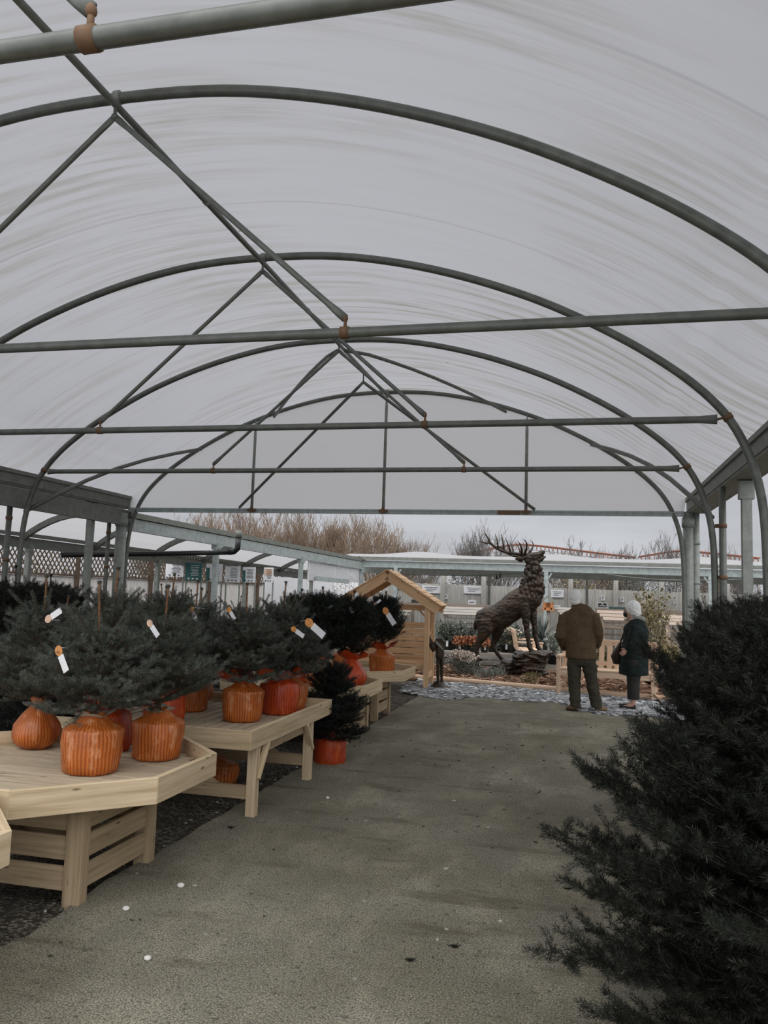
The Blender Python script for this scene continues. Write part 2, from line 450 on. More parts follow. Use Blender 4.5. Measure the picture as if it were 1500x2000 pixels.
# planted bed soil
EDGE = [(-4.9, 15.75), (-2.95, 15.42), (-2.1, 15.25), (-.3, 14.75), (1.75, 14.15), (3.6, 13.7)]
mb = MB(3)
mb.prism(EDGE + [(3.6, 18.6), (-4.9, 18.6)], -.04, .05)
tag(mb.build('floor', soil_mat()), 'bark-strewn bed soil under the stag', kind='structure')

# loose slate chippings, bark chips and path grit: nobody could count them
def chips(name, label, n, place, size, thick, mat, seed):
    r = np.random.default_rng(seed); V = []; F = []
    for i in range(n):
        x, y, z = place(r); s_ = size*(.5+r.random()); a = r.random()*6.28
        tx, ty = (r.random()-.5)*.5, (r.random()-.5)*.5
        k = 5; b = len(V)
        ring = [(s_*(.7+.6*r.random())*math.cos(a+6.283*q/k), s_*.6*(.7+.6*r.random())*math.sin(a+6.283*q/k)) for q in range(k)]
        for dz in (0, thick*(.6+r.random())):
            for px_, py_ in ring: V.append((x+px_, y+py_, z+dz+px_*tx+py_*ty))
        F.append([b+k+q for q in range(k)])
        for q in range(k): F.append([b+q, b+(q+1) % k, b+k+(q+1) % k, b+k+q])
    me = bpy.data.meshes.new(name); me.from_pydata(V, [], F); me.materials.append(mat)
    at = me.attributes.new('shade', 'FLOAT', 'POINT')
    sh = np.repeat(r.random(n), 10); at.data.foreach_set('value', sh.astype(np.float32))
    return tag(link_mesh(name, me), label, name.replace('_', ' '), kind='stuff')
M_SLATE = m_leaf('blue_grey_slate', (.085, .09, .095), (.44, .45, .455), (.70, .70, .69), .6)
M_BARK = m_leaf('bark_chip', (.05, .027, .015), (.28, .15, .085), (.50, .34, .24), .85)
M_GRIT = m_leaf('path_grit', (.04, .035, .025), (.16, .15, .12), (.5, .48, .43), .85)
def edge_y(x):
    for (x0, y0), (x1, y1) in zip(EDGE, EDGE[1:]):
        if x <= x1: return y0+(y1-y0)*(x-x0)/(x1-x0)
    return EDGE[-1][1]
def p_slate(r):
    while True:
        x = -2.9+r.random()*5.6; e_ = edge_y(x); y = e_-.08-(r.random()**.85)*(2.0+.35*math.sin(x*2.1)+.2*math.sin(x*5.3))
        if y > 10: return x, y, 0.002
chips('slate_chippings', 'pale blue-grey slate chippings spread before the bed edging', 5200, p_slate, .05, .012, M_SLATE, 11)
def p_bark(r):
    x = -4.6+r.random()*8; return x, edge_y(x)+.1+r.random()**1.3*3.0, .05
chips('bark_mulch', 'red-brown bark mulch around the stag statue', 4200, p_bark, .045, .02, M_BARK, 12)
def p_grit(r):
    if r.random() < .6: return -2.5+r.normal()*.12, 1.5+r.random()*12, -.012
    return -2.4+r.random()*4.2, 2.2+r.random()*9, .0
chips('path_grit', 'dark grit and leaf crumbs scattered on the path and its broken edge', 900, p_grit, .011, .006, M_GRIT, 13)
M_STONE = m_plain('white_stone', (.62, .60, .56), .8)
for k, (px, py, s_, lb) in enumerate([(353, 1733, .019, 'small white stone on the path right of the slatted crate'), (246, 1778, .017, 'white pebble on the dark gravel near the bottom left of the path'),
        (288, 1875, .015, 'tiny white pebble lowest on the path'), (78, 1815, .016, 'pale pebble on the gravel before the left crate'), (640, 1560, .014, 'pale chip on the path beside the long table leg')]):
    p = gz(px, py, 0); z0 = 0 if p.x > -2.4 else -.03
    mb = MB(k); mb.ball((0, 0, s_*.55), (s_*1.2, s_, s_*.7), 8, 5)
    o = mb.build('pebble', M_STONE); o.location = (p.x, p.y, z0); tag(o, lb, 'stone', 'loose white stones on the ground')
# dark fallen sprigs on the path
for k, (px, py, lb) in enumerate([(450, 1618, 'dark fallen fir sprig on the path edge by the long table'), (800, 1877, 'dark scrap of greenery low in the middle of the path'), (888, 1851, 'dark crumb of greenery right of the other scrap'), (1108, 1737, 'dark crumb of moss left of the big fir')]):
    p = gz(px, py); r = random.Random(k); mb = MB(k)
    for j in range(26):
        a = r.random()*6.28; l = .012+.018*r.random(); q = Vector((r.gauss(0, .008), r.gauss(0, .006), .004))
        mb.tube([q, q+Vector((math.cos(a)*l, math.sin(a)*l, .004+.008*r.random()))], [.0016, .0004], 4)
    o = mb.build('fir_sprig', M_NEED_F); o.location = p; tag(o, lb, 'sprig', 'dark sprigs on the path')

# ------------------------------------------------------------------ polytunnel
XR = -3.47; YH = [2.22, 5.22, 8.22, 11.22, 14.34]
HALF = [(0, 5.34), (.8, 5.31), (1.5, 5.19), (2.2, 5.0), (2.9, 4.74), (3.4, 4.5), (3.9, 4.22), (4.3, 3.95), (4.62, 3.69), (4.88, 3.40), (5.05, 3.06), (5.15, 2.7), (5.19, 2.3), (5.2, 1.6), (5.2, 0)]
PROF = [(-x, z) for x, z in HALF[:0:-1]] + HALF
def smoothp(P, it=2):
    P = [Vector((a, 0, b)) for a, b in P]
    for _ in range(it):
        Q = [P[0]]
        for a, b in zip(P, P[1:]): Q += [a*.75+b*.25, a*.25+b*.75]
        Q.append(P[-1]); P = Q
    return P
PS = smoothp(PROF, 2)
def hoop_z(x):
    for a, b in zip(PS, PS[1:]):
        if a.x <= x <= b.x: return a.z+(b.z-a.z)*(x-a.x)/max(1e-6, b.x-a.x)
    return 0
# polythene cover
HC = [(x, z+.05) for x, z in HALF[:9]] + [(4.9, 3.55), (5.23, 3.37)]
cov = smoothp([(-x, z) for x, z in HC[:0:-1]] + HC, 2)
me = bpy.data.meshes.new('ceiling'); V = []; F = []; UVs = []
s_ = [0]
for a, b in zip(cov, cov[1:]): s_.append(s_[-1]+(b-a).length)
yy = [2.0+.4*i for i in range(32)]; yy[-1] = 14.36
for y in yy:
    ph = ((y-2.22) % 3.0)/3.0; sag = -.035*math.sin(PI*ph)
    for a in cov: V.append((XR+a.x, y, a.z + sag*(1 if abs(a.x) < 4.5 else 0)))
n = len(cov)
for i in range(len(yy)-1):
    for k in range(n-1):
        F.append((i*n+k, i*n+k+1, (i+1)*n+k+1, (i+1)*n+k)); UVs += [(s_[k]+yy[i]*.35, yy[i]), (s_[k+1]+yy[i]*.35, yy[i]), (s_[k+1]+yy[i+1]*.35, yy[i+1]), (s_[k]+yy[i+1]*.35, yy[i+1])]
me.from_pydata(V, [], F); u = me.uv_layers.new(name='UVMap'); u.data.foreach_set('uv', [c for q in UVs for c in q])
me.polygons.foreach_set('use_smooth', [True]*len(F)); me.materials.append(M_SHEET)
tag(link_mesh('ceiling', me), 'milky dirt-streaked polythene cover of the tunnel', kind='structure')
# gable sheet above the end rail
GZ = 3.12
mb = MB(4)
g = [(XR+a.x, 14.36, a.z) for a in cov if a.z > GZ]
g = [(XR-5.2, 14.36, GZ)] + g + [(XR+5.2, 14.36, GZ)]
mb._add(g, [tuple(range(len(g)))], [[(p[0], p[2]) for p in g]], False)
tag(mb.build('wall_back', M_GABLE), 'flat polythene gable closing the far end of the tunnel top', kind='structure')

T = thing('polytunnel_frame', 'grey galvanised pipe frame of the tunnel, hoops, tie bars, ridge and gutters', 'frame', (XR, 2.22, 0))
def clamp(p, axis, r, parent, ln=.07, nm='clamp', mat=None):
    p = Vector(p); a = Vector(axis).normalized()
    m = MB(0); m.tube([p-a*ln/2, p+a*ln/2], r, 12)
    m.build(nm, mat or M_RUST, parent, world=True)
hoops = {}
for i, y in enumerate(YH):
    m = MB(i); m.tube([(XR+q.x, y, q.z) for q in PS], .042 if i < 4 else .038, 12, up=(0, 1, 0))
    hoops[i] = m.build('hoop', M_PIPE, T, world=True)
    clamp((XR, y, 5.34), (1, 0, 0), .052, hoops[i], .05, mat=M_POST)
m = MB(9); m.tube([(XR, 1.9, 5.262), (XR, 14.36, 5.262)], .028, 10); ridge = m.build('ridge_pipe', M_PIPE, T, world=True)
for y in (3.8, 6.75, 9.75): clamp((XR, y, 5.262), (0, 1, 0), .034, ridge, .035, mat=M_POST)
TZ, TC, TW = 3.372, 1.905, 4.76
for i in range(4):
    y = YH[i]; z = TZ
    m = MB(20+i); xa, xb = XR-TW, XR+TW; yo = y-.05
    m.tube([(xa, yo, z), (xa+.04, yo, z), (xa+.16, yo, z), (xb-.16, yo, z), (xb-.04, yo, z), (xb, yo, z)], [(.018, .05), (.03, .045), .036, .036, (.03, .045), (.018, .05)], 12)
    tb = m.build('tie_bar', M_PIPE, T, world=True)
    for s in (-1, 1):
        clamp((XR+s*TC, yo, z), (1, 0, 0), .043, tb, .06)
        m = MB(1); m.tube([(XR+s*TW, yo, z), (XR+s*(TW+.09), y, z+.03)], .012, 8); m.build('end_bolt', M_RUST, tb, world=True)
        clamp((XR+s*(TW+.105), y, z+.03), (-s*.62, 0, 1), .05, tb, .055)
    vj = Vector((XR, yo+.02, 5.165))
    m = MB(2); m.tube([vj+Vector((0, 0, -.03)), vj+Vector((0, 0, .10))], .014, 8); m.ball(vj, .028, 8, 6); m.build('apex_joint', M_PIPE, T, world=True)
    for s in (-1, 1):
        b = Vector((XR+s*TC, yo, z+.10)); d = (b-vj).normalized()
        m = MB(3); m.tube([vj, vj+d*.07, vj+d*.16, b-d*.18, b-d*.07, b], [(.012, .026), (.014, .028), .022, .022, (.014, .030), (.012, .03)], 10)
        st = m.build('strut', M_PIPE, T, world=True)
        m = MB(4); m.tube([b+Vector((0, 0, .01)), b+Vector((0, 0, -.09))], .012, 8); m.ball(b, (.02, .02, .026), 8, 6); m.build('strut_foot', M_RUST, st, world=True)
# gable rail, gable uprights and bracing of the last bay
m = MB(30); m.box((XR, 14.34, 3.10), (10.4, .06, .085)); m.box((XR, 14.31, 3.12), (10.4, .02, .02))
gr = m.build('gable_rail', M_TEAL, T, world=True)
m = MB(31); m.box((XR+2.28, 14.30, 3.10), (.40, .02, .07)); m.build('splice_plate', M_RUST, gr, world=True)
for s in (-1, 0, 1):
    x = XR+s*2.574; zt = hoop_z(x-XR)-.03
    m = MB(32); m.tube([(x, 14.30, 3.12), (x, 14.30, zt-.25), (x, 14.30, zt-.08), (x, 14.30, zt)], [.028, .028, (.012, .035), (.012, .03)], 10, up=(0, 1, 0))
    gu = m.build('gable_upright', M_POST, T, world=True)
    m = MB(33); m.box((x, 14.29, 3.11), (.16, .05, .05)); m.box((x, 14.27, 3.11), (.05, .04, .09)); m.build('foot_clamp', M_RUST, gu, world=True)
vj = Vector((XR-.05, 12.8, 5.12))
for x in (-6.29, -.74):
    b = Vector((x, 14.27, 3.15)); d = (b-vj).normalized()
    m = MB(34); m.tube([vj, vj+d*.15, b-d*.15, b], [(.012, .026), .027, .027, (.012, .03)], 10)
    m.build('gable_brace', M_PIPE, T, world=True)
m = MB(35); m.tube([vj, vj+Vector((0, 0, .16))], .012, 8); m.build('apex_joint', M_PIPE, T, world=True)
def on_hoop(i, dx, off=-.05): return Vector((XR+dx, YH[i], hoop_z(dx)+off))
for s in (-1, 1):
    a = Vector((XR+s*.06, 11.3, 5.2)); b = on_hoop(4, s*2.2)+Vector((0, -.06, 0))
    pts = []
    for k in range(9):
        t = k/8; q = a.lerp(b, t); pts.append((q.x, q.y, hoop_z(q.x-XR)-.09 if 0 < k else q.z))
    m = MB(36); m.tube(pts, .027, 10); m.build('wind_brace', M_PIPE, T, world=True)
    a = on_hoop(4, s*3.68)+Vector((0, -.06, 0)); b = Vector((XR+s*5.17, 11.22, 2.73))
    pts = [a.lerp(b, k/6)+Vector((s*.10*math.sin(PI*k/6), 0, .16*math.sin(PI*k/6))) for k in range(7)]
    m = MB(37); m.tube(pts, .034, 10); m.build('wind_brace', M_PIPE, T, world=True)
# gutters and their posts
for s, xg in ((1, 1.93), (-1, -8.80)):
    m = MB(40)
    y0, y1 = 1.9, 14.50
    m.beam((xg-s*.15, y0, 3.34), (xg-s*.15, y1, 3.34), .05, .06); m.beam((xg-s*.13, y0, 3.24), (xg-s*.13, y1, 3.24), .03, .17)
    m.beam((xg+s*.02, y0, 3.14), (xg+s*.02, y1, 3.14), .30, .03); m.beam((xg+s*.17, y0, 3.22), (xg+s*.17, y1, 3.22), .03, .2)
    gu = m.build('gutter', M_BEAM, T, world=True)
    if s < 0:
        m = MB(41); m.beam((xg+.06, y0, 2.94), (xg+.06, y1, 2.94), .10, .30); m.build('gutter_beam', M_BEAM, T, world=True)
    for y in ((10.55, 14.34) if s > 0 else (13.37,)):
        m = MB(42)
        if y > 14: pass
        else:
            m.box((xg+.06*s, y, 1.5), (.11, .11, 3.1)); m.box((xg+.06*s, y, 3.0), (.17, .13, .22))
            po = m.build('gutter_post', M_POST, T, world=True)
# round end columns and rain pipes
for (x, y, r, h, mat, nm) in ((-8.72, 14.20, .105, 3.02, M_POST, 'end_column'), (1.80, 14.40, .085, 3.14, M_POST, 'end_column'), (1.93, 14.46, .06, 3.14, M_POST, 'rain_pipe'),
                           (1.82, 11.18, .045, 3.13, M_PIPE, 'rain_pipe'), (1.94, 8.12, .05, 3.08, M_PIPE, 'rain_pipe'), (-8.84, 11.12, .045, 3.05, M_PIPE, 'rain_pipe'), (-8.90, 14.05, .04, 3.05, M_PIPE, 'rain_pipe')):
    m = MB(43); m.tube([(x, y, -.03), (x, y, h)], r, 14); c = m.build(nm, mat, T, world=True)
    if nm == 'end_column':
        m = MB(44); m.tube([(x, y, h-.26), (x, y, h-.10)], r+.018, 14); m.build('collar', M_POST, c, world=True)
    else:
        for z in (1.95, 2.62): clamp((x, y, z), (0, 0, 1), r+.008, c, .05, 'pipe_clip', M_RUST if r < .055 else M_POST)
    if nm == 'rain_pipe' and y < 12 and x > 0:
        for z in (1.95, 2.62):
            m = MB(45); m.box(((x+1.73)/2, y+.04, z), (abs(x-1.73), .02, .05)); m.build('pipe_bracket', M_RUST, c, world=True)

# ------------------------------------------------------------------ covered walkways left and far
def xf(y): return -8.72 if y < 14.3 else -8.72+.172*(y-14.3)
def zf(y): return 3.02-.030*max(0, y-14.3)
def xb(y): return -10.75+.165*(y-14.3)
def zb(y): return 2.55-.024*(y-14.3)
YC = 25.4
Wk = thing('walkway_canopy', 'grey steel canopy with arched ribs along the left side, milky sheet roof', 'canopy', (-8.7, 14.3, 0))
m = MB(50); m.beam((xf(14.4), 14.4, zf(14.4)-.20), (xf(YC), YC, zf(YC)-.20), .09, .24); m.build('front_beam', M_TEAL, Wk, world=True)
m = MB(51); m.beam((xf(14.4), 14.4, zf(14.4)-.01), (xf(YC)-.02, YC, zf(YC)-.01), .16, .11); m.build('gutter', M_BEAM, Wk, world=True)
m = MB(52); m.beam((xb(6), 6, zb(6)-.16), (xb(28), 28, zb(28)-.16), .08, .2); m.beam((xb(6)+.05, 6, zb(6)), (xb(28)+.05, 28, zb(28)), .12, .08); m.build('back_beam', M_BEAM, Wk, world=True)
for y in (17.4, 21.4, 25.38):
    z = zf(y)-.32
    m = MB(53); m.box((xf(y), y, z/2), (.11, .11, z)); m.box((xf(y), y, z-.02), (.2, .12, .16)); m.build('front_post', M_TEAL if y > 15 else M_POST, Wk, world=True)
for y in (10.2, 14.2, 18.2, 22.2, 26.2):
    z = zb(y)-.26; m = MB(54); m.box((xb(y), y, z/2), (.10, .10, z)); m.box((xb(y), y, z), (.13, .13, .14)); m.build('back_post', M_POST, Wk, world=True)
def arch(y, n=8):
    a = Vector((xb(y+.6), y+.6, zb(y)-.12)); b = Vector((xf(y), y, zf(y)-.14)); P = []
    for k in range(n+1):
        t = k/n; q = a.lerp(b, t); q.z += .20*math.sin(PI*t)**.8; P.append(q)
    return P
y = 7.4
while y < 25:
    P = arch(y); m = MB(55)
    for a, b in zip(P, P[1:]): m.beam(a, b, .07, .11)
    m.build('arched_rib', M_BEAM, Wk, world=True); y += 2.0
m = MB(56); ys = [6+1.0*i for i in range(20)]; prev = None
for y in ys:
    P = [q+Vector((0, 0, .07)) for q in arch(y, 6)]
    if prev:
        for k in range(6): m.quad(prev[k], prev[k+1], P[k+1], P[k])
    prev = P
m.build('roof_sheet', M_CANSH, Wk, world=True)
m = MB(57); yl0, yl1 = 21.9, 25.2  # hanging lattice panel between post and corner
A, B_ = Vector((xf(yl0)-.03, yl0, 0)), Vector((xf(yl1)-.03, yl1, 0)); zt0, zt1 = zf(yl0)-.33, zf(yl1)-.33; zl0, zl1 = 1.92, 1.95
for k in range(-14, 30):
    for sg in (1, -1):
        pts = []
        for t, z in ((k/28, 0), ((k+14*sg)/28, 1)):
            pts.append((t, z))
        (t0, u0), (t1, u1) = pts
        def clip(t0, u0, t1, u1):
            lo, hi = 0, 1; d = t1-t0
            if abs(d) < 1e-6: return None
            a0, a1 = sorted(((0-t0)/d, (1-t0)/d)); lo, hi = max(lo, a0), min(hi, a1)
            if hi-lo < .02: return None
            return (t0+d*lo, u0+(u1-u0)*lo, t0+d*hi, u0+(u1-u0)*hi)
        c = clip(t0, u0, t1, u1)
        if not c: continue
        q = []
        for t, u_ in ((c[0], c[1]), (c[2], c[3])):
            p = A.lerp(B_, t); zt = zt0+(zt1-zt0)*t; zl = zl0+(zl1-zl0)*t; p.z = zl+(zt-zl)*u_; q.append(p)
        m.beam(q[0], q[1], .012, .03, up=(.98, -.17, 0))
for t in (0, .5, .76, 1):
    p = A.lerp(B_, t); m.beam((p.x, p.y, zl0), (p.x, p.y, zt0+(zt1-zt0)*t), .04, .04, up=(0, 1, 0))
m.build('lattice_panel', M_WHITE, Wk, world=True)
m = MB(58); a, b = gy(617, 1130, 22.2), gy(680, 1136, 24.2); m.beam(a, b, .06, .13); m.build('strip_light_box', M_TEAL, Wk, world=True)

Fk = thing('walkway_canopy', 'long teal-grey canopy across the far end of the yard, wavy white sheet roof', 'canopy', (0, YC, 0))
x0, x1 = xf(YC), 9.5
m = MB(60); m.beam((x0, YC, 2.56), (x1, YC, 2.50), .10, .21); m.build('front_beam', M_TEAL, Fk, world=True)
m = MB(61); m.beam((x0, YC-.08, 2.735), (x1, YC-.08, 2.70), .14, .10); m.build('gutter', M_BEAM, Fk, world=True)
m = MB(62); m.beam((x0-2, 28.4, 2.46), (x1, 28.4, 2.40), .12, .24); m.build('back_beam', M_BEAM, Fk, world=True)
for k in range(4):
    x = -5.68+4.73*k; m = MB(63); m.box((x, YC, 1.22), (.12, .12, 2.5)); m.beam((x-.17, YC, 2.40), (x-.05, YC, 2.22), .06, .05); m.beam((x+.17, YC, 2.40), (x+.05, YC, 2.22), .06, .05); m.build('front_post', M_TEAL, Fk, world=True)
for k in range(5):
    x = -6.3+3.3*k; m = MB(64); m.box((x, 28.35, 1.2), (.09, .09, 2.4)); m.build('back_post', M_BEAM, Fk, world=True)
m = MB(65); nx = 70; ny = 8; V = []; F = []; U = []
for i in range(nx+1):
    x = x0-.6+(x1-x0+.6)*i/nx
    for j in range(ny+1):
        t = j/ny; y = YC-.1+3.1*t
        ph = ((x+2.9) / 4.4) % 1.0; bump_ = .12*math.exp(-((ph-.5)/.20)**2)
        V.append((x, y, 2.79+(.17+bump_)*math.sin(PI*min(1, t*1.0))**.7 - .06*t))
for i in range(nx):
    for j in range(ny):
        a = i*(ny+1)+j; F.append((a, a+ny+1, a+ny+2, a+1)); U.append([(V[q][0], V[q][1]) for q in F[-1]])
m._add(V, F, U, True); m.build('roof_sheet', M_CANSH, Fk, world=True)

# black drain pipe slung below the left canopy
P0, P1, P2 = gy(120, 1084, 14.6), gy(345, 1081, 16.6), gy(448, 1079, 17.3)
m = MB(66); m.tube([P0, P1, P2], .055, 12); t = thing('drain_pipe', 'black plastic drain pipe slung under the left canopy, bent up at its right end', 'pipe', (P2.x, P2.y, 0))
m.build('pipe_run', M_BLACK, t, world=True)
q = gy(464, 1072, 17.3); q2 = gy(466, 1050, 17.3)
m = MB(67); m.tube([P2, P2.lerp(q, .6)+Vector((0, 0, -.03)), q, q2], .065, 12); m.build('pipe_elbow', M_BLACK, t, world=True)
q3 = gy(467, 1036, 17.3); m = MB(68); m.tube([q2, q3], .075, 12); m.build('gutter_outlet', M_BEAM, t, world=True)

# ------------------------------------------------------------------ boundary fences
def lattice(m, A, B_, z0, z1, step, wd=.03):
    A = Vector(A); B_ = Vector(B_); L = (B_-A).length; h = z1-z0; d = (B_-A).normalized(); nrm = Vector((d.y, -d.x, 0))
    k = -h
    while k < L+h:
        for sg in (1, -1):
            s0, s1 = (k, k+h*.7) if sg > 0 else (k+h*.7, k)
            lo = 0; hi = 1; dd = s1-s0
            a0, a1 = sorted(((0-s0)/dd, (L-s0)/dd)); lo, hi = max(lo, a0), min(hi, a1)
            if hi-lo > .03:
                m.beam(A+d*(s0+dd*lo)+Vector((0, 0, z0+h*lo))+nrm*.006*sg, A+d*(s0+dd*hi)+Vector((0, 0, z0+h*hi))+nrm*.006*sg, wd, .010, up=nrm)
        k += step
def xw(y): return -12.3+.165*(y-14.3)
t = thing('boundary_fence', 'pale board fence topped by brown diamond lattice behind the left canopy', 'fence', (xw(16), 16, -.03))
m = MB(70)
y = 8.0
while y < 25.9:
    m.beam((xw(y), y, -.03), (xw(y), y, 1.78-.0*y), .03, .125, up=(.165, 1, 0)); y += .135
m.build('board_panel', W_PALE, t, world=True)
m = MB(71); lattice(m, (xw(8)+.03, 8, 0), (xw(25.8)+.03, 25.8, 0), 1.84, 2.5, .13); m.build('lattice', W_LATT, t, world=True)
m = MB(72)
for z in (1.81, 2.5): m.beam((xw(8)+.04, 8, z), (xw(25.8)+.04, 25.8, z), .05, .05)
m.build('rail', W_LATT, t, world=True)
for k in range(7):
    y = 9.2+2.7*k; m = MB(73); m.box((xw(y)+.08, y, 1.25), (.08, .08, 2.56)); m.build('fence_post', W_LATT, t, world=True)
t = thing('boundary_fence', 'plain white panel fence at the far left corner behind the info boards', 'fence', (-10.3, 30, -.03))
m = MB(74)
for k in range(16):
    a = Vector((xw(26), 26, 0)).lerp(Vector((-9.6, 31.4, 0)), k/16); b = Vector((xw(26), 26, 0)).lerp(Vector((-9.6, 31.4, 0)), (k+1)/16)
    m.beam((a.x, a.y, 1.0), (b.x-.0, b.y-.02, 1.0), .03, 2.15)
for k in range(20):
    a = Vector((-9.6, 31.4, 0)).lerp(Vector((-6.0, 31.2, 0)), k/20); b = Vector((-9.6, 31.4, 0)).lerp(Vector((-6.0, 31.2, 0)), (k+1)/20)
    m.beam((a.x, a.y, 1.0), (b.x-.02, b.y, 1.0), .03, 2.1)
m.build('white_panel', M_WHITE, t, world=True)
YF = 29.6
t = thing('boundary_fence', 'grey upright board fence across the back of the yard', 'fence', (0, YF, -.03))
m = MB(75); x = -8.0; r = random.Random(5)
while x < 10:
    m.beam((x, YF+.01*r.random(), -.03), (x, YF+.01*r.random(), 2.0-.006*x+.012*r.random()), .118, .02, up=(0, 1, 0)); x += .122
m.build('board_panel', W_FENCE, t, world=True)
for px in (865, 945, 1115, 1203, 1292, 1420):
    p = gy(px, 1140, YF-.1); m = MB(76); m.box((p.x, YF-.1, 1.25), (.16, .12, 2.56)); m.build('fence_post', W_FENCE, t, world=True)
# notices on the back fence
NOT = [(722, 745, 1141, 1157, 'white notice left of the arbour post on the back fence'), (770, 800, 1143, 1151, 'small pinkish notice inside the arbour gable'), (824, 861, 1143, 1159, 'long white notice above the right arbour roof slope'),
       (906, 944, 1144, 1160, 'long white notice on the fence left of the stag'), (866, 874, 1161, 1170, 'small square white notice beside the fence post'), (1076, 1101, 1152, 1167, 'white notice behind the brown-jacketed man, left of his head'),
       (1174, 1181, 1163, 1173, 'small white sheet on the fence right of the man'), (1211, 1219, 1167, 1176, 'small white sheet above the woman on the fence'), (1315, 1319, 1170, 1180, 'narrow white sheet beside the right column')]
for a, b, c, d, lb in NOT:
    p = gy(a, c, YF-.06); q = gy(b, d, YF-.06)
    t = thing('fence_notice', lb, 'notice', ((p.x+q.x)/2, YF-.06, q.z), group='notices on the back fence')
    m = MB(77); m.box(((p.x+q.x)/2, YF-.04, (p.z+q.z)/2), (q.x-p.x, .03, p.z-q.z)); m.build('sheet', M_WHITE if 'pinkish' not in lb else M_TAGP, t, world=True)
    m = MB(78); w_ = q.x-p.x
    for k in range(3): m.box(((p.x+q.x)/2-.1*w_*(k == 2), YF-.058, p.z-(.25+.22*k)*(p.z-q.z)), (w_*(.7-.15*k), .004, .02))
    m.build('printed_lines', M_INK, t, world=True)
p = gy(1167, 1177, 27.0); q = gy(1186, 1187, 27.0)
t = thing('board_sign', 'small black sign in a white frame on the far counter', 'sign', ((p.x+q.x)/2, 27, 0))
m = MB(79); m.box(((p.x+q.x)/2, 27, (p.z+q.z)/2), (q.x-p.x, .04, p.z-q.z+.02)); m.build('frame', M_WHITE, t, world=True)
m = MB(80); m.box(((p.x+q.x)/2, 26.975, (p.z+q.z)/2), (q.x-p.x-.05, .02, p.z-q.z-.03)); m.build('panel', M_BLACK, t, world=True)
m = MB(81); m.box(((p.x+q.x)/2, 26.96, (p.z+q.z)/2-.02), (.19, .01, .02)); m.ball(((p.x+q.x)/2, 26.965, (p.z+q.z)/2+.035), (.03, .006, .022), 8, 6); m.build('emblem', M_WHITE, t, world=True)

# information boards under the left canopy
BRD = [(325, 358, 1098, 1127, 'w', 'white picture board with a dark strip above, leftmost of the information boards'), (363, 393, 1099, 1135, 't', 'teal information board with pale lines'), (404, 433, 1101, 1136, 'h', 'white information board with a teal left edge'),
       (441, 468, 1104, 1138, 'w', 'white information board half behind the canopy post'), (475, 498, 1107, 1138, 'h', 'white information board with a small teal picture, right of the canopy post'), (516, 533, 1108, 1138, 'p', 'narrow information board with a pinkish photo')]
for a, b, c, d, kd, lb in BRD:
    Y = 19.2; p = gy(a, c, Y); q = gy(b, d, Y); cx = (p.x+q.x)/2; w_ = q.x-p.x; h_ = p.z-q.z
    t = thing('information_board', lb, 'sign', (cx, Y, -.03), group='information boards')
    m = MB(82); m.box((cx, Y, (p.z+q.z)/2), (w_, .03, h_)); m.build('panel', M_TEALS if kd == 't' else M_WHITE, t, world=True)
    for s in (-1, 1):
        m = MB(83); m.box((cx+s*w_*.46, Y+.03, q.z/2+.0), (.03, .03, q.z+.1)); m.build('leg', M_POST, t, world=True)
    m = MB(84); r = random.Random(a)
    for k in range(7): m.box((cx+.10*w_, Y-.02, p.z-h_*(.16+.09*k)), (w_*(.35+.2*r.random()), .006, .012))
    for k in range(3): m.box((cx-.25*w_+.25*w_*k, Y-.02, p.z-h_*.88), (w_*.12, .006, h_*.09))
    m.build('printed_lines', M_WHITE if kd == 't' else M_INK, t, world=True)
    if kd in 'hwp':
        m = MB(85)
        if kd == 'h': m.box((cx-.38*w_, Y-.02, (p.z+q.z)/2-.1*h_), (w_*.22, .006, h_*.75))
        elif kd == 'w': m.box((cx, Y-.02, p.z+.02), (w_*.9, .03, .07))
        else: m.box((cx, Y-.02, p.z-.3*h_), (w_*.8, .006, h_*.4))
        m.build('printed_panel', M_TAGP if kd == 'p' else M_TEALS if kd == 'h' else M_INK, t, world=True)
# washing-line style cable with lanterns under the far canopy
m = MB(86); a, b = gy(780, 1122, 26.8), gy(1120, 1110, 26.8); P = [a.lerp(b, k/12)-Vector((0, 0, .12*math.sin(PI*k/12))) for k in range(13)]
t = thing('lantern_cable', 'thin dark cable with two small black lanterns under the far canopy', 'cable', (a.x, a.y, 0)); m.tube(P, .008, 6); m.build('cable', M_BLACK, t, world=True)
for px in (970, 977):
    p = gy(px, 1127 if px == 970 else 1124, 26.75); m = MB(87); m.lathe([(.001, .09), (.03, .07), (.034, -.05), (.02, -.07), (.001, -.075)], 10, p); m.tube([p+Vector((0, .02, .08)), p+Vector((0, .04, .19))], .005, 5); m.build('lantern', M_BLACK, t, world=True)
m = MB(88); a, b = gy(1130, 1112, 26.9), gy(1460, 1131, 20); P = [a.lerp(b, k/10)-Vector((0, 0, .15*math.sin(PI*k/10))) for k in range(11)]
m.tube(P, .010, 6); tag(m.build('cable', M_POST), 'pale sagging cable strung from the far canopy toward the right columns', 'cable')
